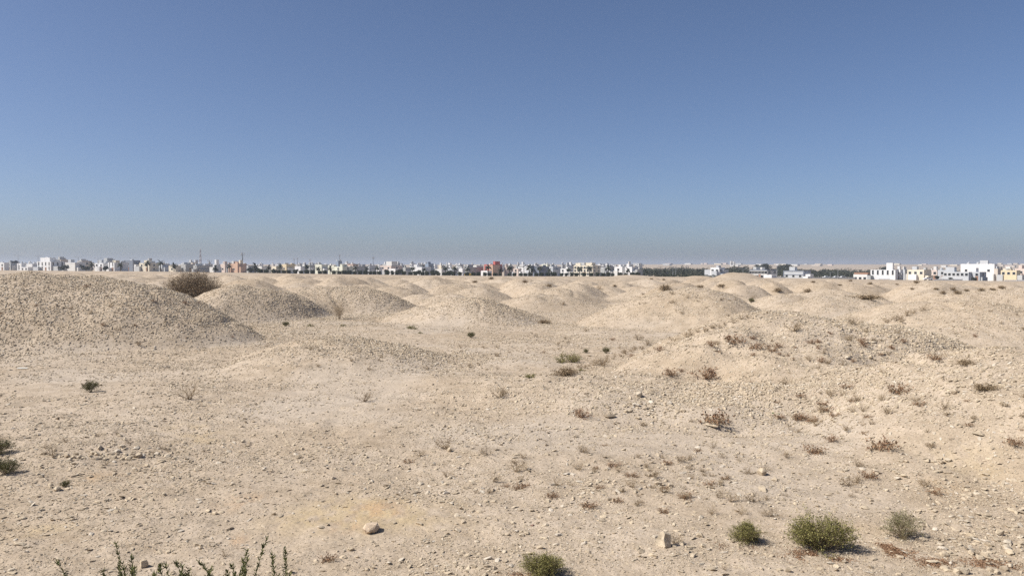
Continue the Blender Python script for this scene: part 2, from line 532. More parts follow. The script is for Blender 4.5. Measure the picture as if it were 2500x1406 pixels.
ST = np.zeros((len(GV), 4), dtype=np.float32); ST[:, 3] = 1
for (px, py, wx, wy, r, yel) in [(915, 1245, 60, 22, 0.5, 0.3), (950, 1252, 34, 12, 0.55, 0.2), (845, 1286, 36, 16, 0.5, 0.3), (890, 1252, 190, 46, 0.05, 0.75), (770, 1262, 120, 36, 0.0, 0.7), (960, 1265, 150, 36, 0.0, 0.6),
                                 (600, 1225, 60, 20, 0.5, 0.3), (575, 1322, 26, 16, 0.5, 0.2), (480, 1070, 60, 16, 0.05, 0.55), (460, 1045, 60, 10, 0.05, 0.4), (250, 1165, 60, 16, 0.35, 0.3),
                                 (2310, 1195, 60, 20, 0.25, 0.3), (2360, 1130, 110, 40, 0.0, 0.25), (1730, 935, 50, 16, 0.1, 0.4), (2050, 1290, 120, 30, 0.1, 0.2), (120, 1290, 70, 20, 0.05, 0.5)]:
    bl = blob(px, py, wx, wy, int(px))
    ST[:, 0] = np.maximum(ST[:, 0], r * bl); ST[:, 1] = np.maximum(ST[:, 1], yel * bl)
dust = np.clip(fbm(GX / 7.0, GY / 5.0, 41, 3) * 2.2 - 0.05, 0, 1) * (1 - sstep(0.25, 1.0, GZ - base_h(GX, GY)))
ST[:, 2] = 0.35 * dust * (np.hypot(GX, GY) < 120)


def terrain_piece(name, faces):
    used, inv = np.unique(faces.ravel(), return_inverse=True)
    me = fast_mesh(name, GV[used], inv.reshape(-1, 4), M['ground'], True)
    a = me.attributes.new('stain', 'FLOAT_COLOR', 'POINT')
    a.data.foreach_set('color', ST[used].ravel())
    me.normals_split_custom_set_from_vertices(VN[used].astype(np.float64).tolist()) if len(used) < 150000 else None
    return me


cnt = np.bincount(gfid[gfid >= 0], minlength=len(ALLM))
fieldsz = []
for i in range(len(MAIN), len(ALLM)):
    x, y, rx, ry, h, a, b = ALLM[i]
    if abs(x / y) < 0.67 and cnt[i] > 20: fieldsz.append((h * rx / y ** 1.6, i))
fieldsz.sort(reverse=True)
keep = set(range(len(MAIN))) | {i for _, i in fieldsz[:150]}
rest = np.array([g not in keep for g in range(-1, len(ALLM))])
ground_faces = GQ[rest[gfid + 1]]
ground = add_obj('ground', terrain_piece('ground', ground_faces))
setp(ground, 'pale stony desert plain between and beyond the mounds', 'ground', kind='structure')
order = np.argsort(gfid, kind='stable'); gs = gfid[order]
for i in sorted(keep):
    lo = np.searchsorted(gs, i); hi = np.searchsorted(gs, i + 1)
    if hi - lo < 4: continue
    o = add_obj('burial_mound', terrain_piece('burial_mound', GQ[order[lo:hi]]))
    if i < len(MAIN):
        setp(o, MAIN[i][7], 'mound', 'mounds near the viewer', 'structure')
    else:
        setp(o, 'one of many low pale mounds receding towards the houses', 'mound', 'mounds receding towards the houses', 'structure')

# ------------------------------------------------------------------ stones
def stone_mesh(name, seed, flat=0.5, n=16, mat=None, sub=0):
    r = random.Random(seed)
    bm = bmesh.new()
    for _ in range(n):
        v = Vector((r.gauss(0, 1), r.gauss(0, 1), r.gauss(0, 1))).normalized()
        v = Vector((v.x * r.uniform(0.75, 1.0), v.y * 0.75 * r.uniform(0.75, 1.0), v.z * flat * r.uniform(0.8, 1.0)))
        bm.verts.new(v * 0.5)
    res = bmesh.ops.convex_hull(bm, input=bm.verts)
    bmesh.ops.delete(bm, geom=[g for g in res['geom_interior'] if isinstance(g, bmesh.types.BMVert)], context='VERTS')
    if sub:
        bmesh.ops.bevel(bm, geom=bm.edges[:] , offset=0.03, segments=1, affect='EDGES', clamp_overlap=True)
        bmesh.ops.triangulate(bm, faces=bm.faces[:])
        bmesh.ops.subdivide_edges(bm, edges=bm.edges[:], cuts=1, use_grid_fill=True)
        for v in bm.verts:
            v.co += v.normal * r.uniform(-0.012, 0.012)
    bmesh.ops.recalc_face_normals(bm, faces=bm.faces[:])
    me = bpy.data.meshes.new(name)
    bm.to_mesh(me); bm.free()
    me.materials.append(mat or M['stone'])
    return me


STONES = [stone_mesh('stone', 100 + k, (0.42, 0.5, 0.6, 0.35, 0.7, 0.28, 0.5, 0.45)[k], 13 + k % 4) for k in range(8)]
HERO = [stone_mesh('rock', 200 + k, (0.75, 0.5, 0.3, 0.62)[k % 4], 18, sub=1) for k in range(8)]


def put_rock(px, py, wpx, label, mesh, hz=None, name='rock', group=None, yaw=None, tilt=0.0, dims=None):
    """px,py: foot of the rock in the photo, wpx: its width there"""
    x, y, z = ground_at(px, py)
    w = wpx / F * y * (1.22 if name == 'rock' else 1.0)
    o = add_obj(name, mesh)
    zs = hz if hz is not None else 0.8
    o.scale = (w, w * (dims or 0.95), w * zs)
    o.rotation_euler = (tilt, tilt * 0.4, random.uniform(0, 6.28) if yaw is None else yaw)
    ext = max(abs(v.co.z) for v in mesh.vertices) * w * zs
    o.location = (x, y + w * 0.25, gz(x, y + w * 0.25) + ext * 0.62)
    setp(o, label, 'rock', group)
    return o


bo = put_rock(903, 1302, 47, 'largest pale boulder on the rust-stained patch of bare ground', stone_mesh('rock', 217, 0.8, 26, make_plain('tan_boulder', (0.52, 0.41, 0.295), 0.9, 0.15, 9.0), sub=1), 0.72, yaw=0.9)
# the upright slab
x, y, z = ground_at(1618, 1334)
bm = bmesh.new()
prof = [(-0.085, 0.0), (-0.12, 0.10), (-0.075, 0.20), (-0.055, 0.33), (0.0, 0.37), (0.055, 0.34), (0.085, 0.20), (0.125, 0.05), (0.09, -0.03), (0.0, -0.05)]
fr = [bm.verts.new((a + 0.01 * math.sin(k * 3), -0.06 - 0.03 * math.sin(b_ * 8), b_)) for k, (a, b_) in enumerate(prof)]
bk = [bm.verts.new((a * 0.85 + 0.03, 0.09, b_ * 0.92)) for (a, b_) in prof]
mid = bm.verts.new((-0.01, -0.045, 0.17))
for k in range(len(prof)):
    j = (k + 1) % len(prof)
    bm.faces.new((fr[k], fr[j], mid)); bm.faces.new((fr[j], fr[k], bk[k], bk[j]))
bm.faces.new(bk)
bmesh.ops.recalc_face_normals(bm, faces=bm.faces[:])
bmesh.ops.bevel(bm, geom=bm.edges[:], offset=0.006, segments=1, affect='EDGES')
me = bpy.data.meshes.new('rock'); bm.to_mesh(me); bm.free(); me.materials.append(M['stone'])
o = add_obj('rock', me, loc=(x, y + 0.05, gz(x, y + 0.05) - 0.01)); o.scale = (1.05, 1.0, 0.8); o.rotation_euler = (-0.22, 0.05, -1.0)
setp(o, 'pale stone slab standing upright on bare ground near the green shrubs', 'rock')
ROCKS = [
    (1863, 1160, 32, 'split whitish block with a dark crack among rust-brown plants', 3, 0.95), (2395, 1064, 34, 'wide flat pale slab high on the slope at right', 2, 0.7),
    (2118, 1243, 27, 'flat slab just above the big green shrub', 2, 0.75), (728, 1119, 18, 'small pale block alone on smooth dust left of centre', 1, 1.0),
    (895, 1118, 15, 'small pale stone to the right of the block on smooth dust', 5, 0.9), (1097, 1103, 16, 'pale block where the gravel slope meets smooth dust', 4, 1.0),
    (1384, 1160, 28, 'flat dark-sided stone in the middle of the near gravel', 6, 0.7), (1607, 1185, 19, 'left one of two rounded stones side by side', 0, 0.9),
    (1637, 1190, 18, 'right one of two rounded stones side by side', 4, 0.8), (348, 1386, 27, 'pale block half hidden behind the spiky foreground plant', 4, 1.1),
    (855, 1345, 18, 'pale stone below the largest boulder', 3, 0.9), (1020, 1283, 26, 'flat stone to the right of the largest boulder', 5, 0.6),
    (1710, 1311, 20, 'grey stone between the upright slab and the small green shrub', 7, 0.9), (1688, 1338, 23, 'flat pale stone to the right of the upright slab', 2, 0.8),
    (2258, 1320, 20, 'bright white stone to the right of the sparse grey shrub', 1, 0.9), (2352, 1402, 36, 'big rounded stone at the bottom edge in the right corner', 0, 0.8),
    (135, 1198, 24, 'pale stone left of the little green plant at far left', 3, 0.8), (240, 1098, 22, 'largest pale stone of the low rubble bank at left', 1, 0.9),
    (178, 1136, 14, 'stone at the foot of the low rubble bank at left', 5, 0.9), (1300, 1284, 12, 'single reddish stone on the near gravel', 6, 1.2),
    (1170, 1250, 16, 'low stone on gravel right of the rust stain', 5, 0.7), (872, 1362, 11, 'small dark stone below the largest boulder', 7, 1.0),
    (910, 1388, 12, 'pale stone at the bottom edge left of centre', 4, 0.9), (1925, 1397, 18, 'left stone of a close pair at the bottom below the big shrub', 4, 0.9),
    (1905, 1393, 16, 'low stone of the close pair at the bottom below the big shrub', 1, 0.8), (485, 1025, 13, 'small dark pyramid-shaped stone alone on the left plain', 3, 1.1),
    (440, 1298, 18, 'flat pale stone on the left foreground gravel', 2, 0.8), (1440, 870, 14, 'small stone by the flat green mat of plants', 6, 0.9),
    (1130, 1350, 12, 'small stone near the bottom between boulder and round shrub', 0, 0.8), (1740, 1045, 42, 'long pale slab under rust-brown brush on the front slope', 2, 0.6),
    (1490, 1022, 30, 'pale slab on the lip of the rubble scar', 1, 0.7), (2335, 962, 24, 'pale block on the right flank of the rough mound', 3, 0.9),
    (1870, 1200, 40, 'broad low slab below the split whitish block', 5, 0.45), (2100, 900, 22, 'stone on the front of the rough mound', 6, 0.7),
]
for k, (px, py, w, lab, mi, hz) in enumerate(ROCKS):
    ro = put_rock(px, py, w, lab, HERO[mi], hz, dims=random.uniform(0.7, 1.0), tilt=random.uniform(-0.2, 0.2))
    if 'reddish' in lab:
        me = HERO[mi].copy(); me.materials.clear(); me.materials.append(make_plain('reddish_stone', (0.28, 0.17, 0.13), 0.9, 0.2, 20.0)); ro.data = me

# rubble patches: px, py, spread x, spread y, how many, size px lo/hi, label, group
PATCH = [
    (285, 1114, 175, 15, 60, 9, 26, 'loose stone of the low rubble bank at left', 'stones of the low rubble bank'),
    (1590, 1005, 110, 26, 44, 9, 26, 'angular stone in the rubble scar on the front slope', 'stones of the rubble scar'),
    (2120, 850, 130, 45, 24, 8, 20, 'rubble stone on the front of the rough mound', 'rubble stones of the rough mound'),
    (2320, 930, 70, 30, 18, 9, 22, 'rubble stone on the right foot of the rough mound', 'rubble stones at the foot of the rough mound'),
    (2425, 1350, 120, 75, 48, 10, 34, 'rounded stone of the bouldery corner at bottom right', 'stones of the bouldery corner'),
    (1600, 1185, 190, 40, 18, 8, 18, 'loose stone among dry tufts in the right foreground', 'stones among dry tufts'),
    (560, 1185, 90, 22, 16, 8, 18, 'flat stone of the scattered patch on the left plain', 'flat stones on the left plain'),
    (330, 1265, 190, 50, 14, 7, 15, 'loose stone on the left foreground plain', 'stones on the left foreground'),
    (2260, 1170, 280, 110, 50, 10, 28, 'flat fragment on the slope above the shrubs', 'flat fragments on the near right slope'),
    (1150, 1060, 150, 30, 10, 8, 15, 'loose stone on the gravel slope in the middle', 'stones on the middle gravel slope'),
]
protos = {}
for (px, py, sx, sy, n, s0, s1, lab, grp) in PATCH:
    for k in range(n):
        a = random.gauss(0, 0.5) * sx + px; b = random.gauss(0, 0.5) * sy + py
        a = min(max(a, 4), 2496); b = min(max(b, 760), 1402)
        mi = random.choice((0, 3, 5, 3, 5, 7)) if 'flat' in lab else random.randrange(8)
        w = s0 + (s1 - s0) * random.random() ** 1.8
        o = put_rock(a, b, w, lab, STONES[mi], random.uniform(0.8, 1.2), name='stone', group=grp, tilt=random.uniform(-0.35, 0.35))
        protos.setdefault(mi, o)

# gravel: countless small fragments over the whole field, one mass
ROCKY = ((-27.0, 61.0, 9.0, 13.0), (-36.0, 52.0, 12.0, 6.0), (-24.0, 82.0, 7.0, 9.0), (-17.0, 96.0, 7.0, 8.0), (-1.5, 79.0, 4.5, 8.0), (-6.0, 46.0, 4.5, 5.0), (20.0, 40.0, 4.5, 7.0), (9.0, 29.5, 5.0, 3.0))
NG = 600000
lr = rng.uniform(math.log(8.5), math.log(230.0), NG)
th = np.radians(rng.uniform(-41.5, 41.5, NG))
gr = np.exp(lr); gx = np.sin(th) * gr; gy = np.cos(th) * gr
mz = mound_h(gx, gy)
p = 0.40 + 0.65 * fbm(gx / 6.5, gy / 4.5, 41, 3) * -1.0 + 0.55 * fbm(gx / 1.6, gy / 1.3, 43, 3)
p = p + 0.45 * sstep(0.2, 1.2, mz)
rocky = np.zeros_like(gx)
for (rx_, ry_, sx_, sy_) in ROCKY:
    rocky = np.maximum(rocky, np.exp(-(((gx - rx_) / sx_) ** 2 + ((gy - ry_) / sy_) ** 2)))
p = p + 0.5 * rocky
p = p + 0.35 * np.exp(-(((gx - 13) / 14) ** 2 + ((gy - 33) / 11) ** 2))
for (sx_, sy_, wx_, wy_) in ((-2.9, 16.8, 2.0, 1.4), (-3.8, 16.6, 1.6, 1.2)): p = p - 0.6 * np.exp(-(((gx - sx_) / wx_) ** 2 + ((gy - sy_) / wy_) ** 2))
p = np.clip(p, 0.07, 1.0) * (1 - 0.75 * sstep(80, 230, gr))
# a second, finer helping near the viewer and on the stony flanks
N2 = 330000
lr2 = rng.uniform(math.log(8.5), math.log(105.0), N2); th2 = np.radians(rng.uniform(-38, 38, N2)); g2 = np.exp(lr2)
x2 = np.sin(th2) * g2; y2 = np.cos(th2) * g2; m2 = mound_h(x2, y2)
rk2 = np.zeros_like(x2)
for (rx_, ry_, sx_, sy_) in ROCKY: rk2 = np.maximum(rk2, np.exp(-(((x2 - rx_) / sx_) ** 2 + ((y2 - ry_) / sy_) ** 2)))
p2 = 0.8 * (1 - sstep(18, 40, g2)) * np.clip(0.75 + 0.9 * fbm(x2 / 2.4, y2 / 1.9, 47, 3), 0.15, 1) + 0.9 * rk2 + 0.30 * sstep(0.3, 1.3, m2)
for (sx_, sy_, wx_, wy_) in ((-2.9, 16.8, 2.0, 1.4), (-3.8, 16.6, 1.6, 1.2)): p2 = p2 * (1 - 0.75 * np.exp(-(((x2 - sx_) / wx_) ** 2 + ((y2 - sy_) / wy_) ** 2)))
gx = np.concatenate([gx, x2]); gy = np.concatenate([gy, y2]); gr = np.concatenate([gr, g2]); mz = np.concatenate([mz, m2]); rocky = np.concatenate([rocky, rk2]); p = np.concatenate([p, p2])
second = np.concatenate([np.zeros(NG), np.ones(N2)])
kp = rng.random(NG + N2) < p
second = second[kp]
gx, gy, gr = gx[kp], gy[kp], gr[kp]
n = len(gx)
pxs = 0.0019 * gr * (rng.pareto(2.8, n) * 0.62 + 0.60) * (1 + 0.10 * sstep(0.4, 1.5, mz[kp]) + 0.45 * rocky[kp]) * (1 - 0.28 * second) * (1 + 0.22 * (1 - sstep(18, 40, gr)))
size = np.clip(pxs, 0.016, 0.15 + 0.0003 * gr)
gzv = surf(gx, gy)
eps = 0.25
nx = -(surf(gx + eps, gy) - gzv) / eps; ny = -(surf(gx, gy + eps) - gzv) / eps
pts = np.column_stack([gx, gy, gzv + size * 0.10]).astype(np.float32)
me = bpy.data.meshes.new('gravel')
me.vertices.add(n); me.vertices.foreach_set('co', pts.ravel())
ta = -ny * 0.9 + rng.normal(0, 0.24, n); tb = nx * 0.9 + rng.normal(0, 0.24, n); tc = rng.uniform(0, 6.283, n)
ca, sa, cb, sb, cc, s_c = np.cos(ta), np.sin(ta), np.cos(tb), np.sin(tb), np.cos(tc), np.sin(tc)
# yaw first, then tilt to the slope
R00 = cb * cc + sb * sa * s_c; R10 = ca * s_c; R20 = -sb * cc + cb * sa * s_c; R21 = sb * s_c + cb * sa * cc; R22 = cb * ca
rot = np.column_stack([np.arctan2(R21, R22), np.arcsin(np.clip(-R20, -1, 1)), np.arctan2(R10, R00)]).astype(np.float32)
a = me.attributes.new('stone_rotation', 'FLOAT_VECTOR', 'POINT'); a.data.foreach_set('vector', rot.ravel())
scl = np.column_stack([size * rng.uniform(1.0, 1.8, n), size * rng.uniform(0.8, 1.3, n), size * rng.uniform(0.6, 1.15, n) * (1 + 0.7 * rocky[kp])]).astype(np.float32)
a = me.attributes.new('stone_scale', 'FLOAT_VECTOR', 'POINT'); a.data.foreach_set('vector', scl.ravel())
a = me.attributes.new('stone_pick', 'INT', 'POINT'); a.data.foreach_set('value', rng.integers(0, 8, n).astype(np.int32))
gravel = add_obj('gravel', me)
setp(gravel, 'loose limestone gravel strewn over plain and mounds', 'gravel', kind='stuff')
ng = bpy.data.node_groups.new('scatter_stones', 'GeometryNodeTree')
ng.interface.new_socket('Geometry', in_out='INPUT', socket_type='NodeSocketGeometry')
ng.interface.new_socket('Geometry', in_out='OUTPUT', socket_type='NodeSocketGeometry')
gi = ng.nodes.new('NodeGroupInput'); go = ng.nodes.new('NodeGroupOutput')
iop = ng.nodes.new('GeometryNodeInstanceOnPoints')
jn = ng.nodes.new('GeometryNodeJoinGeometry')
for mi in range(8):
    oi = ng.nodes.new('GeometryNodeObjectInfo'); oi.transform_space = 'ORIGINAL'
    oi.inputs['Object'].default_value = protos[mi]; oi.inputs['As Instance'].default_value = True
    ng.links.new(oi.outputs['Geometry'], jn.inputs[0])


def named(attr, t):
    q = ng.nodes.new('GeometryNodeInputNamedAttribute'); q.data_type = t; q.inputs['Name'].default_value = attr
    return q.outputs['Attribute']


ng.links.new(gi.outputs[0], iop.inputs['Points'])
ng.links.new(jn.outputs[0], iop.inputs['Instance'])
iop.inputs['Pick Instance'].default_value = True
ng.links.new(named('stone_pick', 'INT'), iop.inputs['Instance Index'])
ng.links.new(named('stone_rotation', 'FLOAT_VECTOR'), iop.inputs['Rotation'])
ng.links.new(named('stone_scale', 'FLOAT_VECTOR'), iop.inputs['Scale'])
ng.links.new(iop.outputs[0], go.inputs[0])
gravel.modifiers.new('scatter', 'NODES').node_group = ng

# ------------------------------------------------------------------ plants
def leaf_quads(P, D, length, width, r):
    """P (n,3) positions, D (n,3) directions -> leaf quads (two-triangle diamonds)"""
    n = len(P)
    D = D / np.maximum(np.linalg.norm(D, axis=1, keepdims=True), 1e-6)
    Rn = r.normal(0, 1, (n, 3))
    S = np.cross(D, Rn); S /= np.maximum(np.linalg.norm(S, axis=1, keepdims=True), 1e-6)
    L = (length * r.uniform(0.6, 1.3, n))[:, None]; W = (width * r.uniform(0.6, 1.3, n))[:, None]
    V = np.stack([P, P + D * L * 0.5 + S * W * 0.5, P + D * L, P + D * L * 0.5 - S * W * 0.5], 1).reshape(-1, 3)
    Q = np.arange(4 * n).reshape(-1, 4)
    return V, Q


def twig_mesh(name, segs, mat):
    """segs: list of (p0, p1, r0, r1); three-sided tubes"""
    P0 = np.array([s[0] for s in segs], float); P1 = np.array([s[1] for s in segs], float)
    r0 = np.array([s[2] for s in segs])[:, None]; r1 = np.array([s[3] for s in segs])[:, None]
    D = P1 - P0; D /= np.maximum(np.linalg.norm(D, axis=1, keepdims=True), 1e-9)
    up = np.where(np.abs(D[:, 2:3]) < 0.9, np.array([[0, 0, 1.0]]), np.array([[1.0, 0, 0]]))
    A = np.cross(D, up); A /= np.linalg.norm(A, axis=1, keepdims=True)
    B = np.cross(D, A)
    n = len(segs); V = np.zeros((n, 6, 3))
    for k in range(3):
        c, s = math.cos(2.0944 * k), math.sin(2.0944 * k)
        V[:, k] = P0 + (A * c + B * s) * r0
        V[:, 3 + k] = P1 + (A * c + B * s) * r1
    base = (np.arange(n) * 6)[:, None]
    Q = np.concatenate([base + np.array([[0, 1, 4, 3]]), base + np.array([[1, 2, 5, 4]]), base + np.array([[2, 0, 3, 5]])])
    return fast_mesh(name, V.reshape(-1, 3), Q, mat)


def grow(r, n_main, w, h, thick, levels=2, upright=0.5, kids=4):
    """branching skeleton inside a dome w wide, h high; returns segs and tip nodes"""
    segs = []; tips = []
    def go(p, d, ln, rad, lev):
        steps = 3
        for s in range(steps):
            d = (d + Vector((r.gauss(0, 0.22), r.gauss(0, 0.22), r.gauss(0.04, 0.16)))).normalized()
            q = p + d * ln / steps
            q.z = max(q.z, 0.01)
            segs.append((tuple(p), tuple(q), rad, rad * 0.75)); rad *= 0.75
            tips.append((tuple(q), tuple(d), lev))
            p = q
            if lev > 0:
                for _ in range(kids if s else max(1, kids // 2)):
                    dd = (d + Vector((r.gauss(0, 0.6), r.gauss(0, 0.6), r.gauss(0.1, 0.45)))).normalized()
                    go(p.copy(), dd, ln * r.uniform(0.35, 0.6), rad * 0.6, lev - 1)
    for i in range(n_main):
        az = r.uniform(0, 6.283)
        el = 0.18 + 0.88 * math.asin(min(1.0, r.random() ** (1.0 - upright * 0.6)))
        dv = Vector((math.cos(az) * math.cos(el) * w / 2, math.sin(az) * math.cos(el) * w / 2, math.sin(el) * h + 0.02))
        go(Vector((r.gauss(0, 0.04) * w, r.gauss(0, 0.04) * w, 0)), dv.normalized(), dv.length * 0.82, thick, levels)
    return segs, tips


def make_shrub_meshes(seed, w, h, leaf_n, leaf_l, leaf_mat, twig_mat, n_main=26, thick=0.008, levels=2, upright=0.4, kids=3):
    r = random.Random(seed); rn = np.random.default_rng(seed)
    segs, tips = grow(r, n_main, w, h, thick, levels, upright, kids)
    st = twig_mesh('stems', segs, twig_mat)
    lv = None
    if leaf_n:
        T = np.array([t[0] for t in tips]); Dd = np.array([t[1] for t in tips]); lev = np.array([t[2] for t in tips])
        wgt = np.where(lev == 0, 1.0, 0.05) * rn.uniform(0.1, 1.0, len(T)) ** 2; wgt /= wgt.sum()
        k = rn.choice(len(T), leaf_n, p=wgt)
        P = T[k] + rn.normal(0, leaf_l * 0.5, (leaf_n, 3)) - Dd[k] * rn.uniform(0, leaf_l * 2.5, (leaf_n, 1)); P[:, 2] = np.maximum(P[:, 2], 0.01)
        V, Q = leaf_quads(P, Dd[k] + rn.normal(0, 0.8, (leaf_n, 3)) + np.array([0, 0, 0.3]), leaf_l, leaf_l * 0.5, rn)
        lv = fast_mesh('foliage', V, Q, leaf_mat)
    return st, lv


def put_plant(px, py, wpx, meshes, w0, label, name='shrub', cat='shrub', group=None, zs=1.0, dist=None):
    if dist is None: x, y, z = ground_at(px, py)
    else: x, y, z = at(px, py, dist); z = gz(x, y)
    e = add_obj(name, None, loc=(x, y, gz(x, y) - 0.01))
    e.empty_display_size = 0.2
    s = wpx / F * y / w0
    e.scale = (s, s, s * zs); e.rotation_euler = (0, 0, random.uniform(0, 6.283))
    setp(e, label, cat, group)
    st, lv = meshes
    add_obj('stems', st, e)
    if lv: add_obj('foliage', lv, e)
    return e


def mesh_width(ms):
    v = np.concatenate([np.array([tuple(q.co[:2]) for q in (m_.vertices)]) for m_ in ms if m_])
    return float(np.percentile(np.hypot(v[:, 0], v[:, 1]), 94)) * 2.0


SH = {
    'olive': make_shrub_meshes(1, 1.15, 0.66, 11000, 0.036, M['leaf_olive'], M['dry_dark'], 44, 0.007, 2, 0.12, 4),
    'round': make_shrub_meshes(2, 0.85, 0.44, 10000, 0.028, M['leaf_olive'], M['dry_dark'], 44, 0.006, 2, 0.10, 4),
    'grey': make_shrub_meshes(3, 0.70, 0.48, 4200, 0.024, M['leaf_grey'], M['dry'], 34, 0.006, 2, 0.5, 3),
    'dark': make_shrub_meshes(4, 1.0, 0.66, 5000, 0.04, M['leaf_dark'], M['dry_dark'], 28, 0.008, 2, 0.35, 3),
    'mat': make_shrub_meshes(5, 1.6, 0.28, 2200, 0.055, M['leaf_olive'], M['dry_dark'], 26, 0.01, 2, 0.1, 3),
    'bare': make_shrub_meshes(6, 1.6, 1.75, 0, 0, None, M['dry'], 44, 0.007, 2, 1.3, 4),
    'brush': make_shrub_meshes(7, 6.2, 2.7, 7000, 0.14, M['dry'], M['dry_dark'], 90, 0.03, 2, 0.2, 5),
    'tuft': make_shrub_meshes(8, 0.5, 0.35, 0, 0, None, M['dry'], 16, 0.0045, 1, 0.7, 3),
    'tuft2': make_shrub_meshes(9, 0.5, 0.25, 150, 0.03, M['dry'], M['dry'], 14, 0.0045, 1, 0.4, 3),
    'rust': make_shrub_meshes(10, 0.6, 0.30, 200, 0.05, M['rust'], M['rust'], 16, 0.006, 1, 0.5, 3),
    'rust2': make_shrub_meshes(11, 0.6, 0.14, 220, 0.05, M['rust'], M['dry'], 14, 0.006, 1, 0.2, 3),
    'low': make_shrub_meshes(12, 2.2, 0.6, 1500, 0.12, M['dry'], M['dry'], 40, 0.014, 1, 0.0, 4),
}
W0 = {k: mesh_width(v) for k, v in SH.items()}
PLANTS = [
    ('olive', 2008, 1340, 150, 'largest olive-green shrub in the right foreground'), ('round', 1822, 1322, 72, 'small olive shrub casting a dark shadow, left of the largest shrub'),
    ('grey', 2205, 1314, 88, 'sparse grey-green shrub to the right of the largest shrub'), ('round', 1322, 1402, 110, 'rounded olive-green shrub at the bottom middle'),
    ('dark', -2, 1108, 62, 'upper dark green shrub cut by the left edge'), ('dark', 14, 1158, 62, 'lower dark green shrub cut by the left edge'),
    ('dark', 222, 957, 40, 'lone small dark shrub on the left plain below the largest mound'), ('tuft', 460, 974, 78, 'low sparse dry bush on the left plain'),
    ('tuft', 125, 1112, 50, 'pale dry bush by the left end of the rubble bank'), ('dark', 160, 1188, 24, 'tiny green plant beside a pale stone at far left'),
    ('mat', 1385, 884, 66, 'bright green flat mat of plants in the hollow'), ('mat', 1295, 922, 36, 'dark green cushion plant at the left end of the brush line'),
    ('mat', 1004, 803, 30, 'dark cushion plant left of the conical mound foot'), ('mat', 1026, 814, 14, 'tiny dark plant just right of the dark cushion'),
    ('dark', 1150, 824, 20, 'small dark plant in front of the conical mound'), ('mat', 838, 796, 16, 'small round plant below the bare bush'),
    ('mat', 758, 797, 18, 'small low plant left below the bare bush'), ('tuft', 612, 803, 26, 'dry bush at the right foot of the largest mound'),
    ('dark', 698, 796, 18, 'dark little bush at the foot of the second mound'), ('bare', 829, 779, 46, 'leafless grey-brown bush standing in front of the broad stony mound'),
    ('tuft', 652, 846, 20, 'dry tuft at the left foot of the low flat mound'), ('low', 1327, 790, 40, 'leafless spreading bush at the right foot of the conical mound'),
    ('rust', 1663, 908, 24, 'upright rust-brown tuft in the hollow of the rough mound'), ('rust', 1722, 924, 70, 'wide rust-brown bush in the hollow of the rough mound'),
    ('rust2', 1632, 916, 44, 'low rust-brown clump left in the hollow'), ('rust', 1736, 845, 34, 'red-brown bush on the ledge above the hollow'), ('rust2', 1790, 838, 60, 'long rust-brown patch on the ledge above the hollow'),
    ('rust', 1897, 849, 28, 'dark upright bush on top ledge of the rough mound'), ('rust2', 1885, 858, 34, 'dark red clump beside the upright bush on the ledge'), ('rust2', 1845, 852, 44, 'dark brown clump left of the upright bush on the ledge'),
    ('rust', 1612, 857, 30, 'reddish tuft on the left ridge of the rough mound'), ('rust', 2177, 852, 24, 'rust-brown bush on the right shoulder of the rough mound'), ('rust', 2203, 836, 22, 'small rust-brown bush at the crest of the right shoulder'),
    ('tuft', 2077, 856, 22, 'dry tuft left of the right shoulder of the rough mound'), ('rust2', 2285, 878, 44, 'brown clump in rubble on the right flank'), ('low', 2405, 952, 66, 'big brown dry bush at the right foot of the rough mound'),
    ('low', 2360, 890, 48, 'olive dry bush on the sand right of the rough mound'), ('tuft', 2030, 824, 14, 'small reddish plant on the smooth top of the rough mound'), ('tuft', 2047, 798, 18, 'dark tuft on the far crest of the rough mound'),
    ('tuft2', 2085, 793, 40, 'dry brush on the crest behind the dark tuft'), ('tuft2', 1940, 808, 50, 'sparse brush spread on the back crest of the rough mound'), ('rust2', 2190, 960, 70, 'brown brush patch in front of the right flank'),
    ('rust2', 1990, 1105, 60, 'rust-brown brush on the near right slope, left clump'), ('rust2', 2150, 1098, 84, 'rust-brown brush on the near right slope, long clump'), ('rust', 2033, 1078, 40, 'rust-brown bush on the near right slope, upper clump'),
    ('rust2', 1740, 1035, 84, 'rust-brown brush around the long pale slab'), ('rust', 1420, 1020, 60, 'rust-brown brush left of the rubble scar'), ('tuft', 1690, 1030, 24, 'dark dry tuft right of the rubble scar'),
    ('rust2', 2470, 1085, 50, 'rust-brown brush at the right edge of the near slope'), ('tuft2', 890, 980, 50, 'pale brown tuft on gravel in front of the low flat mound'), ('tuft2', 1222, 970, 50, 'pale tuft at the left end of the spread hump'),
    ('low', 1380, 916, 70, 'dry brush along the foot line of the rough mound'), ('tuft', 1470, 893, 60, 'dry brush higher up the foot line of the rough mound'), ('rust2', 2120, 1165, 50, 'brown brush low on the near right slope'),
    ('rust2', 1620, 1250, 36, 'brown withered clump left of the upright slab'), ('rust2', 800, 1370, 50, 'withered grey-brown clump at the bottom left of centre'), ('tuft', 548, 1358, 40, 'leafless tuft between the spiky foreground plants'),
    ('tuft', 1770, 1390, 34, 'dark dry tuft near the bottom below the small olive shrub'), ('dark', 1835, 738, 15, 'dark bush on the right slope of the wide smooth mound'),
    ('tuft2', 1558, 830, 30, 'tuft where the foot line meets the rough mound'), ('mat', 1420, 905, 20, 'small yellow-green plant below the flat green mat'),
    ('dark', 1480, 862, 20, 'little grey-green plant right of the flat green mat'), ('dark', 1430, 862, 14, 'little green plant between mat and foot line'), ('rust', 1326, 862, 14, 'small reddish plant left of the flat green mat'),
]
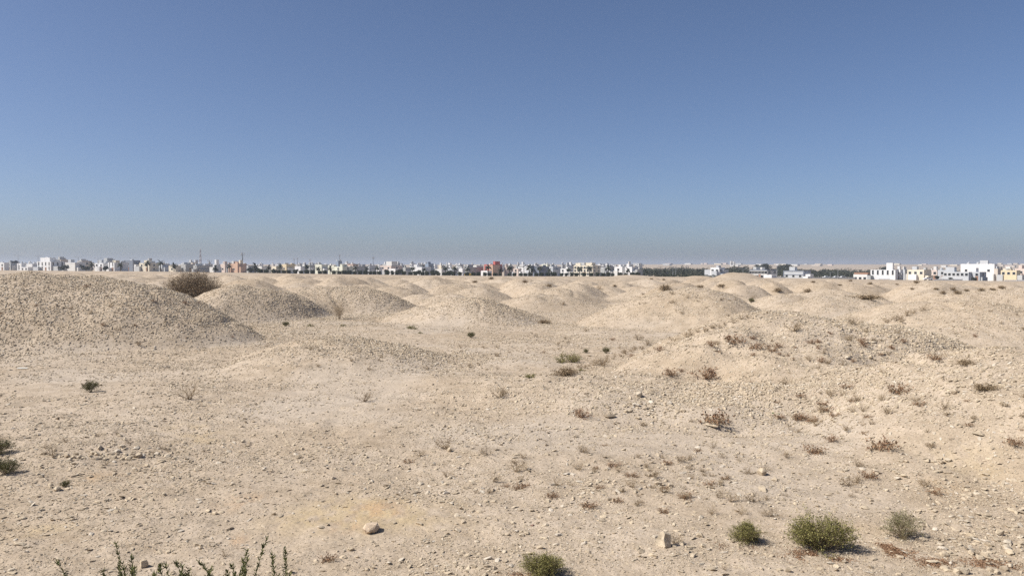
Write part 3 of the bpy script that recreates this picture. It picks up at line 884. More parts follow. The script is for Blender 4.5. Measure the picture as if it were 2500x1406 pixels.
for (kind, px, py, w, lab) in PLANTS:
    put_plant(px, py, w, SH[kind], W0[kind], lab, zs=random.uniform(0.9, 1.1) * (0.8 if 'left edge' in lab else 0.7 if kind in ('tuft', 'rust', 'tuft2', 'low') else 0.8 if 'bottom middle' in lab else 1.0))
# thorn brush between the two left mounds
put_plant(474, 722, 136, SH['brush'], W0['brush'], 'big leafless brown thorn bush between the largest mound and its neighbour', 'thorn_bush', 'bush', zs=1.15, dist=106.0)

# withered tufts
TUFTS = [(1620, 1175, 520, 95, 90, 20, 56, 'withered tuft scattered over the right foreground', 'withered tufts in the right foreground', ('tuft', 'tuft2', 'tuft2', 'rust2')),
         (2100, 1010, 330, 75, 54, 18, 50, 'withered tuft on the slope below the rough mound', 'withered tufts below the rough mound', ('tuft', 'tuft2', 'rust2')),
         (2000, 850, 300, 55, 44, 13, 32, 'withered tuft growing on the rough mound', 'withered tufts on the rough mound', ('tuft', 'tuft2', 'rust')),
         (1350, 855, 230, 45, 30, 8, 20, 'withered tuft in the hollow left of the rough mound', 'withered tufts in the hollow', ('tuft', 'tuft2')),
         (950, 880, 360, 50, 34, 8, 22, 'withered tuft around the low flat mound', 'withered tufts around the low flat mound', ('tuft', 'tuft2')),
         (260, 760, 280, 70, 30, 8, 22, 'withered tuft growing on the largest mound', 'withered tufts on the largest mound', ('tuft', 'tuft2', 'rust')),
         (1650, 740, 220, 36, 22, 8, 18, 'withered tuft on the wide smooth mound', 'withered tufts on the wide smooth mound', ('tuft', 'tuft2')),
         (2330, 800, 180, 50, 26, 8, 20, 'withered tuft on the sandy mounds at right', 'withered tufts on the sandy mounds', ('tuft', 'tuft2')),
         (300, 1080, 280, 60, 14, 14, 34, 'withered tuft on the left plain', 'withered tufts on the left plain', ('tuft', 'tuft'))]
for (px, py, sx, sy, n, s0, s1, lab, grp, kinds) in TUFTS:
    for k in range(n):
        a = min(max(px + random.gauss(0, 0.5) * sx, 2), 2498); b = min(max(py + random.gauss(0, 0.5) * sy, 690), 1400)
        kd = random.choice(kinds)
        lb = lab
        if lab == 'withered tuft scattered over the right foreground':
            side = 'left of the reddish stone' if a < 1300 else 'between reddish stone and upright slab' if a < 1600 else 'between upright slab and split block' if a < 1850 else 'right of the split block'
            lb = 'withered tuft in the %s foreground gravel, %s' % ('upper' if b < 1180 else 'lower', side)
        elif lab == 'withered tuft on the slope below the rough mound':
            lb = 'withered tuft on the slope below the rough mound, ' + ('left of the rust-brown clumps' if a < 1980 else 'among the rust-brown clumps' if a < 2220 else 'towards the right edge')
        put_plant(a, b, s0 + (s1 - s0) * random.random() ** 1.5, SH[kd], W0[kd], lb, 'withered_tuft', 'tuft', grp, random.uniform(0.5, 0.9))

for (pa, pb, nn) in (((1372, 914), (1470, 884), 9), ((1470, 884), (1600, 838), 11), ((1640, 832), (1840, 772), 12), ((2170, 788), (2275, 752), 7)):
    for k in range(nn):
        t = (k + random.uniform(-0.3, 0.3)) / nn
        kd = random.choice(('tuft', 'tuft2', 'tuft2'))
        put_plant(pa[0] + (pb[0] - pa[0]) * t, pa[1] + (pb[1] - pa[1]) * t + random.uniform(-2, 4), random.uniform(14, 28), SH[kd], W0[kd], 'withered tuft in the brush lines along the mound edges at right', 'withered_tuft', 'tuft', 'withered tufts of the brush lines', random.uniform(0.6, 1.0))

# far scrub on the field
FARB = [(1625, 708, 40), (1710, 703, 26), (1898, 712, 26), (1971, 714, 28), (2284, 707, 20), (2326, 708, 22), (2395, 711, 24), (2423, 709, 20), (2446, 704, 26), (2301, 717, 22), (2338, 717, 28), (2358, 711, 22), (2227, 707, 14),
        (2238, 691, 22), (2076, 687, 14), (2124, 694, 18), (1282, 690, 18), (1160, 690, 18), (1200, 682, 16), (1620, 684, 10), (1590, 682, 10), (1985, 690, 14), (2190, 695, 12), (1340, 700, 20), (1500, 700, 14), (1760, 700, 24), (2050, 697, 14)]
for (px, py, w) in FARB:
    put_plant(px, py, w * 0.8, SH['low'], W0['low'], 'low brown scrub bush out in the far mound field', 'scrub_bush', 'bush', 'scrub bushes of the far mound field', random.uniform(0.8, 1.3))
put_plant(2113, 731, 90, SH['low'], W0['low'], 'long strip of dry brush along the mound top at right', 'scrub_bush', 'bush', zs=0.35)

# spiky-leaved plants close to the viewer, their tips reaching into the bottom of the view
def spiky(seed, stems):
    r = random.Random(seed); segs = []; LP = []; LD = []
    for (x, y, dx, dy, ln, curl) in stems:
        p = Vector((x, y, 0)); d = Vector((dx, dy, 1.0)).normalized(); n = 22
        for k in range(n):
            t = k / n
            d = (d + Vector((curl * 0.05 + r.gauss(0, 0.05), r.gauss(0, 0.05), -0.035 * t * 2 * abs(curl)))).normalized()
            q = p + d * ln / n
            segs.append((tuple(p), tuple(q), 0.0045 * (1 - 0.7 * t), 0.0045 * (1 - 0.7 * (t + 1 / n))))
            if t > 0.2:
                for _ in range(13):
                    LP.append(tuple(p.lerp(q, r.random())))
                    dv = Vector((r.gauss(0, 1), r.gauss(0, 1), r.gauss(0, 0.6))).normalized() * 0.9 + d * 0.7
                    LD.append(tuple(dv.normalized()))
            p = q
    lsegs = []
    for P_, D_ in zip(LP, LD):
        P_ = Vector(P_); D_ = Vector(D_); ln = r.uniform(0.022, 0.042)
        m_ = P_ + D_ * ln * 0.55; e_ = m_ + (D_ + Vector((0, 0, 0.7))).normalized() * ln * 0.5
        lsegs.append((tuple(P_), tuple(m_), 0.0036, 0.0042)); lsegs.append((tuple(m_), tuple(e_), 0.0042, 0.0010))
    return twig_mesh('stems', segs, M['wood']), twig_mesh('leaves', lsegs, M['leaf_spiky'])


def put_spiky(px, py, d, seed, nst, spread, label):
    """px,py: highest tip in the photo; d: distance"""
    r = random.Random(seed)
    x, y, ztop = at(px, py, d)
    zg = gz(x, y); H = ztop - zg
    stems = []
    for k in range(nst):
        f = r.uniform(0.7, 1.06)
        stems.append((r.gauss(0, 0.05), r.gauss(0, 0.05), r.gauss(0, spread), r.gauss(0, 0.2), H * f, r.uniform(-0.8, 0.8)))
    e = add_obj('spiky_shrub', None, loc=(x, y, zg))
    st, lv = spiky(seed, stems)
    add_obj('stems', st, e); add_obj('leaves', lv, e)
    setp(e, label, 'shrub')


put_spiky(322, 1362, 6.4, 21, 40, 0.11, 'spiky-leaved green plant at the bottom left, its pale block behind')
put_spiky(410, 1374, 6.1, 22, 26, 0.10, 'middle spiky-leaved plant at the bottom left')
put_spiky(512, 1376, 6.2, 24, 16, 0.10, 'thin spiky sprig leaning at the bottom left')
put_spiky(612, 1358, 6.3, 23, 34, 0.10, 'arching spiky-leaved green plant furthest from the left edge')

# withered leaf litter under the shrubs
def litter(px, py, wx, wy, n, label):
    x0, y0, _ = ground_at(px, py)
    r = np.random.default_rng(int(px + py))
    X = x0 + r.normal(0, 0.45, n) * wx / F * y0; Y = y0 + r.normal(0, 0.45, n) * wy / F * y0 * y0 / CAMZ
    kk = r.random(n) < np.clip(0.5 + 2.2 * fbm(X * 3.0, Y * 2.0, int(px), 3), 0, 1)
    X = X[kk]; Y = Y[kk]; n = len(X)
    P = np.column_stack([X, Y, surf(X, Y) + 0.012])
    V, Q = leaf_quads(P, np.column_stack([r.normal(0, 1, n), r.normal(0, 1, n), r.normal(0.1, 0.25, n)]), 0.038, 0.017, r)
    o = add_obj('leaf_litter', fast_mesh('leaf_litter', V, Q, M['rust'])); setp(o, label, 'leaf litter', kind='stuff')


litter(1992, 1356, 88, 17, 5200, 'rust-brown leaf litter in front of the largest shrub')
litter(2178, 1342, 58, 20, 3000, 'rust-brown leaf litter in front of the sparse shrub')
litter(1800, 1336, 50, 12, 800, 'rust-brown leaf litter by the small olive shrub')
litter(2430, 1380, 80, 24, 3000, 'rust-brown leaf litter among corner stones')
litter(1290, 1402, 60, 10, 700, 'rust-brown leaf litter by the rounded bottom shrub')
litter(2285, 1374, 45, 14, 1200, 'rust-brown leaf litter on the path side at bottom right')

# small lost things
x, y, z = ground_at(185, 1166); bx = Box(); bx.tube((-0.12, 0.0, 0.03), (0.03, 0.1, 0.05), 0.022, 0.018, 7); bx.tube((0.03, 0.1, 0.05), (0.13, 0.2, 0.045), 0.018, 0.012, 7)
o = add_obj('dead_branch', bx.mesh('dead_branch', [M['wood']], True), loc=(x, y, z)); setp(o, 'short dark dead branch lying below the rubble bank', 'branch')
x, y, z = ground_at(1894, 1010); bx = Box(); bx.box(-0.14, 0.13, -0.012, 0.012, 0.02, 0.028); bx.box(-0.13, -0.02, 0.013, 0.03, 0.02, 0.03)
o = add_obj('plastic_strip', bx.mesh('plastic_strip', [M['plastic_green']]), loc=(x, y, z)); o.rotation_euler = (0.1, 0.05, -0.4); setp(o, 'green plastic strip lying on the slope of the rough mound', 'litter')
x, y, z = ground_at(55, 900); bx = Box(); bx.box(-0.26, 0.26, -0.05, 0.05, 0.03, 0.05); bx.box(-0.2, 0.1, 0.051, 0.09, 0.03, 0.045)
o = add_obj('plastic_sheet', bx.mesh('plastic_sheet', [M['plastic_white']]), loc=(x, y, z)); o.rotation_euler = (0.15, 0, 0.1); setp(o, 'strip of whitish litter on the plain below the largest mound', 'litter')

# ------------------------------------------------------------------ the town
def win_mesh(w, h, name='window', mat=None, pane=True):
    """frame standing proud with a darker pane set back inside it; faces -Y, centred on x, from z=0"""
    b = Box(); t = 0.10
    b.box(-w / 2 - t, -w / 2, -0.12, 0.02, -t, h + t, 1); b.box(w / 2, w / 2 + t, -0.12, 0.02, -t, h + t, 1)
    b.box(-w / 2, w / 2, -0.12, 0.02, -t, 0, 1); b.box(-w / 2, w / 2, -0.12, 0.02, h, h + t, 1)
    g = Box(); g.box(-w / 2 + 0.001, w / 2 - 0.001, -0.05, 0.01, 0.001, h - 0.001, 0)
    return b.mesh(name, [M['glass'], mat or M['offwhite']]), g.mesh('pane', [M['glass'] if pane else (mat or M['offwhite'])])


WIN = {'sq': win_mesh(1.5, 1.4), 'tall': win_mesh(1.0, 2.4), 'wide': win_mesh(2.6, 1.5), 'slit': win_mesh(0.7, 3.2)}
DOOR = win_mesh(1.4, 2.5, 'door', M['brown'], False)


def add_window(name, ms, parent, loc, rz=0.0):
    w_ = add_obj(name, ms[0], parent, loc); w_.rotation_euler = (0, 0, rz)
    add_obj('pane' if name == 'window' else 'leaf_panel', ms[1], w_)
    return w_


hr_ = random.Random(77)


def body_mesh(w, dp, h, mat, para=0.7, frame=None, rim=None):
    """flat-roofed block with parapet: x 0..w, y 0..dp (y=0 is the sunlit face), z -2..h"""
    b = Box(); t = 0.25
    hr = h - para
    b.box(0, w, 0, dp, -2.5, hr, 0)
    b.box(0, w, 0, t, hr, h, 0); b.box(0, w, dp - t, dp, hr, h, 0)
    b.box(0, t, t, dp - t, hr, h, 0); b.box(w - t, w, t, dp - t, hr, h, 0)
    if rim:
        b.box(-0.12, w + 0.12, -0.12, -0.001, h - 0.5, h + 0.06, 1); b.box(w + 0.001, w + 0.12, -0.001, dp, h - 0.5, h + 0.06, 1)
    if frame:
        for xx in (-0.15, w - 0.35):
            b.box(xx, xx + 0.5, -0.16, -0.002, -2.5, h - 0.6, 1)
        b.box(-0.15, w + 0.15, -0.14, -0.003, h * 0.47, h * 0.47 + 0.35, 1)
    return b.mesh('wall', [mat, rim and M[rim] or frame and M[frame] or mat])


def house(px0, pxs, px1, yt, yb, d, colr, label, storeys=None, alpha=38.0, rim=None, frame=None, win='sq', wl=None, wr=None, col2=None,
          extra=(), room=None, tank=0, name='house', group=None, para=0.7, cat='house', detail=True, rows=None):
    """px0..pxs: sunlit left face, pxs..px1: shaded right face, in the photo; d: distance of the near corner"""
    cx, cy, ztop = at(pxs, yt, d)
    zb = CAMZ - (yb - HOR) * d / F
    H = ztop - zb
    view = math.atan2(cx, cy)
    al = math.radians(min(58.0, max(28.0, alpha - 0.65 * math.degrees(view))))
    wlm = max(1.0, (pxs - px0) / F * d); wrm = max(1.0, (px1 - pxs) / F * d)
    a = wlm / math.cos(al); bdp = max(3.0, wrm / math.sin(al))
    e = add_obj(name, None)
    # local x runs along the sunlit face to the near corner, local y into depth along the shaded face
    e.rotation_euler = (0, 0, -view - al)
    ex = Vector((math.cos(-view - al), math.sin(-view - al), 0))
    e.location = Vector((cx, cy, zb)) - ex * a
    body = add_obj('wall', body_mesh(a, bdp, H, M[colr], para if H > 4 else 0.4, frame, rim), e)
    ns = storeys or max(1, round(H / 4.0))
    sh = (H - para) / ns
    nl = wl if wl is not None else max(0, int(a / 4.2)); nrr = wr if wr is not None else max(0, int(bdp / 6.5))
    k = 0
    for s in (rows if rows is not None else range(ns)):
        for i in range(nl):
            if s == 0 and i == nl // 2 and ns > 1 and H > 5:
                add_window('door', DOOR, e, (a * (i + 0.5) / nl, 0, 0.1)); continue
            wm = WIN[win]
            add_window('window', wm, e, (a * (i + 0.5) / nl, 0, s * sh + min(1.0, sh * 0.3)))
        for i in range(nrr):
            add_window('window', WIN[win], e, (a, bdp * (i + 0.5) / nrr, s * sh + min(1.0, sh * 0.3)), math.pi / 2)
    extra = list(extra)
    if detail and H > 4.5:       # stair rooms, roof sheds and lower wings break up the outline
        near_c = [colr, colr, 'white', 'lightgrey', 'offwhite', 'grey']
        if hr_.random() < 0.75:
            f = hr_.uniform(0.05, 0.6); extra.append((f, f + hr_.uniform(0.18, 0.35), 0.1, hr_.uniform(0.3, 0.6), hr_.uniform(0.9, 2.3), hr_.choice(near_c)))
        if hr_.random() < 0.6:
            f = hr_.uniform(0.1, 0.7); extra.append((f, f + hr_.uniform(0.1, 0.2), 0.62, 0.9, hr_.uniform(0.6, 1.6), hr_.choice(near_c)))
        if hr_.random() < 0.7:
            f = hr_.uniform(-0.25, 0.5); extra.append((f, f + hr_.uniform(0.25, 0.5), -0.22, -0.003, -H * hr_.uniform(0.42, 0.62), hr_.choice(near_c)))
        if hr_.random() < 0.6:
            extra.append((1.003, 1.003 + hr_.uniform(0.15, 0.4), 0.1, hr_.uniform(0.5, 0.9), -H * hr_.uniform(0.3, 0.6), hr_.choice(near_c)))
    for (f0, f1, g0, g1, dh, c2) in extra:      # further blocks: x fractions, y fractions, extra height (m), colour
        b = Box(); x0, x1 = a * f0, a * f1; y0, y1 = bdp * g0, bdp * g1
        if dh > 0: b.box(x0, x1, y0, y1, H - para + 0.003, H + dh)
        else: b.box(x0, x1, y0, y1, -2.4, H + dh)
        add_obj('roof_room' if dh > 0 else 'wing', b.mesh('block', [M[c2]]), e)
    if room:
        f0, f1, dh, c2 = room
        rb = add_obj('roof_room', body_mesh(a * (f1 - f0), bdp * 0.45, dh + 2.5, M[c2], 0.4), e, (a * f0, bdp * 0.18, H - para + 0.004))
        rb.location.z += 0.0
        rb.data.transform(Matrix.Translation((0, 0, 0)))
        for v in rb.data.vertices:
            if v.co.z < 0: v.co.z = 0.0
    for k in range(tank):
        b = Box(); tx = a * (0.2 + 0.28 * k); b.tube((tx, bdp * 0.5, H - para), (tx, bdp * 0.5, H + 0.9), 0.8, 0.8, 10); b.tube((tx, bdp * 0.5, H + 0.9), (tx, bdp * 0.5, H + 1.2), 0.8, 0.3, 10)
        add_obj('water_tank', b.mesh('water_tank', [M['lightgrey']], False), e)
    setp(e, label, cat, group)
    return e


HS = [
    # left end
    dict(a=(-6, 10, 20, 641, 661, 590, 'white'), l='low white house cut by the left edge of view'),
    dict(a=(18, 26, 43, 640, 661, 600, 'grey'), l='grey house with a dark upper storey at far left', extra=[(0.3, 1.0, 0.1, 0.9, 0.9, 'dark')]),
    dict(a=(43, 52, 58, 643, 661, 585, 'white'), l='narrow tall white house second from the grey one at far left', win='slit'),
    dict(a=(53, 68, 80, 652, 661, 580, 'white'), l='low white annexe beside the narrow white house', storeys=1),
    dict(a=(66, 79, 95, 644, 661, 600, 'white'), l='white house with grey shaded side left of the biggest white house', tank=1),
    dict(a=(95, 124, 153, 638.5, 662, 570, 'white'), l='biggest white house at left with stepped roof rooms', win='tall', wl=4, wr=3, room=(0.05, 0.75, 1.0, 'white'), extra=[(0.3, 0.5, 0.3, 0.5, 3.2, 'white')]),
    dict(a=(130, 148, 167, 633.5, 660, 640, 'beige'), l='tall greyish block behind the biggest white house', extra=[(0.6, 0.85, 0.2, 0.5, 1.6, 'lightgrey')]),
    dict(a=(162, 183, 206, 641, 664, 550, 'offwhite'), l='cream house with a deep white roof slab at left', rim='white', wl=0, wr=1, storeys=2),
    dict(a=(190, 200, 222, 637, 658, 640, 'beige'), l='beige house behind the dark trees at left', extra=[(0.2, 0.5, 0.2, 0.4, 1.5, 'grey')]),
    dict(a=(233, 252, 269, 642, 661, 565, 'white'), l='white house with four square windows in two rows', wl=2, wr=0, storeys=2),
    dict(a=(240, 262, 288, 636, 655, 640, 'lightgrey'), l='long pale block with flat roof rails behind four-window house', rim='grey'),
    dict(a=(265, 279, 310, 641, 662, 560, 'white'), l='white-cornered house with a blank grey side at left', win='slit', wl=2, wr=1, extra=[(0.5, 0.98, 0.1, 0.4, 1.6, 'cream')]),
    dict(a=(304, 324, 341, 635.5, 661, 600, 'slate'), l='dark blue-grey tall building at left', wl=1, wr=2, col2='slate'),
    dict(a=(342, 364, 386, 642, 662, 590, 'cream'), l='cream house with grey side right of the dark blue building', extra=[(0.3, 0.7, 0.2, 0.6, 2.0, 'offwhite')]),
    dict(a=(386, 396, 413, 644, 662, 610, 'lightgrey'), l='pale grey house between palms left of the thorn bush'),
    dict(a=(413, 428, 441, 649, 663, 560, 'cream'), l='small cream house with a palm before it, above the thorn bush', storeys=1),
    dict(a=(440, 453, 473, 645, 662, 580, 'block'), l='unpainted block house above the thorn bush'),
    dict(a=(455, 470, 480, 641, 660, 650, 'beige'), l='tan house behind the unpainted block house'),
    dict(a=(472, 480, 513, 648, 664, 570, 'block'), l='wide grey block building with long shaded side', wr=2),
    dict(a=(512, 521, 540, 652, 665, 555, 'offwhite'), l='low whitish house right of the wide grey block building', storeys=1),
    dict(a=(539, 549, 567, 645, 662, 610, 'pink'), l='pink house left of the orange one'),
    dict(a=(563, 580, 601, 643.5, 663, 580, 'orange'), l='orange house with a brown-pink side', extra=[(0.25, 0.75, 0.2, 0.5, 1.3, 'orange'), (0.8, 1.0, 0.3, 0.6, 2.6, 'cream')]),
    dict(a=(600, 606, 628, 648, 663, 600, 'grey'), l='grey house right of the orange one'),
    dict(a=(627, 639, 662, 650, 664, 570, 'offwhite'), l='whitish house with grey side behind dark trees'),
    dict(a=(663, 674, 690, 650, 664, 570, 'cream'), l='small cream house left of the beige-orange one'),
    dict(a=(688, 699, 721, 645, 661, 620, 'yellow'), l='beige-orange house with long brown side'),
    dict(a=(720, 734, 744, 650, 665, 570, 'white'), l='white house left of the dark grey cube'),
    dict(a=(752, 757, 769, 647, 664, 580, 'block'), l='dark grey cube house left of centre'),
    dict(a=(768, 785, 801, 646, 664, 610, 'lime'), l='pale yellow house right of the dark grey cube', tank=2),
    dict(a=(801, 815, 822, 648, 666, 580, 'lime'), l='pale yellow-green narrow house with palm before it'),
    dict(a=(816, 836, 862, 651, 669, 545, 'lime'), l='pale green walled building with long grey side', storeys=2),
    dict(a=(843, 862, 875, 645, 664, 630, 'pink'), l='pinkish white house behind the pale green building', rim='brown'),
    dict(a=(863, 868, 897, 650, 667, 580, 'block'), l='grey building between two palms left of centre', wr=3),
    dict(a=(897, 902, 919, 648, 667, 600, 'lightgrey'), l='light grey house beside the thin mast'),
    dict(a=(919, 926, 932, 652, 667, 570, 'white'), l='narrow white house left of the towered pink house'),
    dict(a=(928, 955, 982, 648.5, 668, 600, 'pink'), l='pink and beige house with a square lookout tower', extra=[(0.55, 0.98, 0.1, 0.5, 2.6, 'yellow'), (0.5, 1.0, 0.05, 0.55, 3.2, 'offwhite')]),
    dict(a=(949, 965, 974, 656, 669, 540, 'white'), l='white house with dark openings below the lookout tower', win='wide'),
    dict(a=(984, 990, 1005, 653, 669, 570, 'block'), l='small grey block house right of the lookout tower'),
    dict(a=(1005, 1030, 1052, 652, 670, 580, 'white'), l='long white house left of the dark blue block', tank=1),
    dict(a=(1038, 1046, 1059, 643.5, 666, 680, 'blue'), l='dark blue block rising above the roofs near the middle'),
    dict(a=(1062, 1078, 1090, 657, 670, 570, 'offwhite'), l='low off-white house among dark trees near the middle', storeys=1),
    dict(a=(1092, 1105, 1120, 656, 670, 590, 'lightgrey'), l='low light grey house among palms near the middle', storeys=1),
    dict(a=(1120, 1129, 1135, 655, 671, 555, 'white'), l='narrow white house with stacked balconies near the middle', win='wide'),
    dict(a=(1134, 1143, 1181, 652, 671, 580, 'block'), l='long grey house left of the red building'),
    dict(a=(1155, 1163, 1180, 648, 668, 640, 'offwhite'), l='white stepped house behind the long grey house'),
    dict(a=(1174, 1190, 1201, 661, 672, 540, 'white'), l='low white house in front of the red building', storeys=1),
    dict(a=(1231, 1238, 1256, 651, 671, 590, 'pink'), l='pale pink house right of the red building'),
    dict(a=(1253, 1265, 1272, 656, 672, 560, 'pink'), l='small beige house with palm before it right of the red building', storeys=2),
    dict(a=(1264, 1278, 1287, 651, 672, 575, 'white'), l='white cube house with grey cap', extra=[(0.2, 1.0, 0.0, 0.8, 1.0, 'grey')], wl=1),
    dict(a=(1280, 1296, 1309, 650, 672, 560, 'white'), l='white house with two charcoal panels', extra=[(0.5, 1.0, -0.02, 0.6, 0.4, 'dark')]),
    dict(a=(1307, 1316, 1341, 650.5, 672, 555, 'slate'), l='charcoal modern house in the middle right'),
    dict(a=(1322, 1336, 1342, 645, 668, 640, 'lime'), l='pale yellow block behind the charcoal house'),
    dict(a=(1339, 1350, 1370, 651, 672, 580, 'lightgrey'), l='light grey house right of the charcoal house'),
    dict(a=(1368, 1392, 1403, 656, 673, 565, 'white'), l='low white house with carport left of the cream twin house', storeys=2),
    dict(a=(1400, 1447, 1466, 648, 674, 540, 'cream'), l='large cream house with two raised roof turrets', wl=6, wr=2, storeys=3, extra=[(0.08, 0.34, 0.05, 0.5, 1.6, 'cream'), (0.62, 0.94, 0.05, 0.5, 1.8, 'cream')]),
    dict(a=(1466, 1476, 1482, 655, 673, 550, 'grey'), l='narrow grey house right of the large cream house'),
    dict(a=(1478, 1490, 1503, 650, 673, 560, 'grey'), l='grey house with a charcoal upper panel', extra=[(0.55, 1.0, -0.02, 0.5, 0.3, 'dark')]),
    dict(a=(1500, 1519, 1530, 651, 674, 545, 'white'), l='white cube house left of the last white house'),
    dict(a=(1526, 1543, 1558, 651.5, 674, 540, 'white'), l='last white house before the tree belt, with carport'),
    dict(a=(1550, 1556, 1569, 658, 674, 530, 'block'), l='low dark grey building at the start of the tree belt', storeys=1),
    # right side
    dict(a=(1832, 1872, 1897, 658.5, 681, 470, 'offwhite'), l='unfinished white two-storey house with open window holes', wl=6, wr=2, win='wide', storeys=2, rim='slate'),
    dict(a=(1865, 1884, 1896, 671, 681, 455, 'white'), l='low white wall block before the unfinished house', storeys=1, wl=0, wr=0, para=0.3),
    dict(a=(1915, 1962, 1979, 661, 681, 470, 'lightgrey'), l='wide grey two-storey house with white outlines', wl=3, wr=1, win='sq', rim='slate', frame='white'),
    dict(a=(1961, 1972, 1977, 675, 682, 455, 'white'), l='small white garage at the grey outlined house', storeys=1, wl=0, wr=0, para=0.3),
    dict(a=(2086, 2117, 2147, 670, 687, 440, 'offwhite'), l='low white and brown building with dark grey shed', wl=3, wr=0, storeys=1, extra=[(0.0, 1.0, 0.05, 0.4, 1.0, 'brown'), (1.0, 1.25, 0.0, 0.9, -0.6, 'block')]),
    dict(a=(2130, 2186, 2192, 659, 687, 430, 'white'), l='bright white house with square roof tower and slit windows', wl=5, wr=0, win='tall', storeys=2, rows=(1,), detail=False, room=(0.62, 0.87, 2.0, 'white')),
    dict(a=(2188, 2198, 2203, 658, 686, 432, 'white'), l='narrow white tower house joined to the bright white house', wl=1, wr=0, extra=[(0.25, 0.75, 0.2, 0.6, 1.8, 'white')]),
    dict(a=(2201, 2209, 2221, 658, 683, 470, 'lightgrey'), l='pale grey narrow house left of the yellow-cream house'),
    dict(a=(2219, 2256, 2272, 658.5, 684, 460, 'cream'), l='wide yellow-cream house with small windows', wl=3, wr=0, storeys=2, rows=(1,), tank=1),
    dict(a=(2268, 2288, 2294, 659, 684, 470, 'pink'), l='pinkish house between cream and grey-white houses', wl=2),
    dict(a=(2292, 2312, 2320, 659, 684, 465, 'lightgrey'), l='pale grey house with flat roof and tank, joined to the long one', tank=1),
    dict(a=(2310, 2365, 2376, 664, 685, 440, 'lightgrey'), l='long pale grey house with a row of square windows', wl=6, wr=0, storeys=2, rows=(1,), detail=False, room=(0.05, 0.4, 0.9, 'lightgrey')),
    dict(a=(2355, 2428, 2434, 644.5, 685, 480, 'white'), l='tallest white building at right with roof tank', wl=3, wr=0, storeys=4, rows=(2,), tank=2),
    dict(a=(2368, 2392, 2406, 664, 686, 438, 'lightgrey'), l='pale grey block in front of the tallest white building', wl=2, wr=1, storeys=2),
    dict(a=(2428, 2436, 2452, 656, 685, 470, 'beige'), l='beige blank-sided house right of the tallest building', wl=0),
    dict(a=(2449, 2482, 2490, 660, 684, 455, 'yellow'), l='yellow-beige house near the right edge', wl=3, wr=0, storeys=2, rows=(1,), extra=[(0.1, 0.6, 0.1, 0.5, 1.0, 'cream')]),
    dict(a=(2482, 2510, 2530, 656, 684, 480, 'pink'), l='pinkish beige house cut by the right edge'),
]
for h in HS:
    kw = {k: v for k, v in h.items() if k not in ('a', 'l')}
    house(*h['a'], h['l'], **kw)

# the red building with its stair tower, and the white cubist house, get bodies of their own
rb = house(1182, 1202, 1226, 645.5, 673, 585, 'red', 'red and orange house with a square stair tower', wl=2, wr=3, storeys=3, extra=[(0.9, 1.35, -0.25, 0.45, -0.4, 'orange'), (0.85, 1.1, 0.2, 0.7, 2.3, 'red')])
wb = house(1735, 1756, 1770, 653, 679, 450, 'white', 'white cubist house in front of the tree belt', wl=2, wr=2, storeys=2, extra=[(-0.75, 0.02, 0.1, 0.8, -1.3, 'lightgrey'), (0.3, 0.9, -0.3, 0.1, -2.0, 'lightgrey'), (1.0, 1.2, 0.4, 1.3, -1.2, 'lightgrey')])

# far roofs beyond the front row
FARC = ['white', 'white', 'offwhite', 'offwhite', 'lightgrey', 'cream', 'beige', 'grey', 'pink', 'white', 'lightgrey', 'block']
r_ = random.Random(5)
for k in range(205):
    px = r_.uniform(-20, 1560)
    d = r_.uniform(700, 1500)
    yt = r_.gauss(646.5, 2.0) + (1.2 if px > 1100 else 0) - (d - 1000) * 0.0012
    yt = max(yt, 641.0)
    wpx = r_.uniform(8, 19) * 800 / d
    xs = px + wpx * r_.uniform(0.3, 0.6)
    fc = r_.choice(FARC)
    fw = {'white': 'white', 'offwhite': 'off-white', 'lightgrey': 'light grey', 'cream': 'cream', 'beige': 'beige', 'grey': 'grey', 'pink': 'pinkish', 'block': 'dark grey'}[fc]
    fp = 'left of the thorn bush' if px < 420 else 'above the thorn bush' if px < 540 else 'between thorn bush and lookout tower' if px < 940 else 'between lookout tower and red house' if px < 1180 else 'right of the red house'
    house(px, xs, px + wpx, yt, 664, d, fc, 'small far %s house peeping over the front row, %s' % (fw, fp), wl=r_.choice([0, 1, 2]), wr=r_.choice([0, 1]), storeys=3, alpha=r_.uniform(28, 50),
          extra=[(0.2, 0.6, 0.2, 0.6, r_.uniform(1.5, 3.0), r_.choice(['white', 'offwhite', 'grey']))] if r_.random() < 0.55 else (), group='far houses behind the front row', para=0.6)
for k in range(44):
    px = r_.uniform(1540, 2520)
    d = r_.uniform(2100, 3200)
    zb = gz(*at(px, 648, d)[:2])
    yb = HOR - (zb - CAMZ) / d * F
    hh = r_.uniform(3.0, 6.5)
    wpx = r_.uniform(14, 40) * F / d / 1.0 * 0.8
    fc = r_.choice(['beige', 'offwhite', 'beige', 'pink', 'cream', 'grey'])
    fp = 'left of the water towers' if px < 1785 else 'between water towers and bright white house' if px < 2130 else 'behind the right-hand houses'
    house(px, px + wpx * 0.75, px + wpx, yb - hh / d * F, yb, d, fc, 'hazy %s house on the far rise %s' % ({'offwhite': 'off-white', 'pink': 'pinkish'}.get(fc, fc), fp), wl=0, wr=0, storeys=1, alpha=r_.uniform(15, 40),
          group='hazy houses on the far rise', para=0.6, detail=False)

# twin water towers on the far rise
def far_tower(px, yt, w, d, label):
    x, y, z = at(px, yt, d); zb = gz(x, y); H = z - zb; W = w / F * d
    b = Box(); b.box(-W / 2, W / 2, -W / 2, W / 2, H * 0.62, H); b.box(-W * 0.5, -W * 0.3, -W * .5, W * .5, -1, H * 0.62); b.box(W * 0.3, W * 0.5, -W * .5, W * .5, -1, H * 0.62); b.box(-W * .2, W * .2, -W * .2, W * .2, -1, H * .62)
    o = add_obj('water_tower', b.mesh('water_tower', [M['offwhite']]), loc=(x, y, zb)); setp(o, label, 'tower')


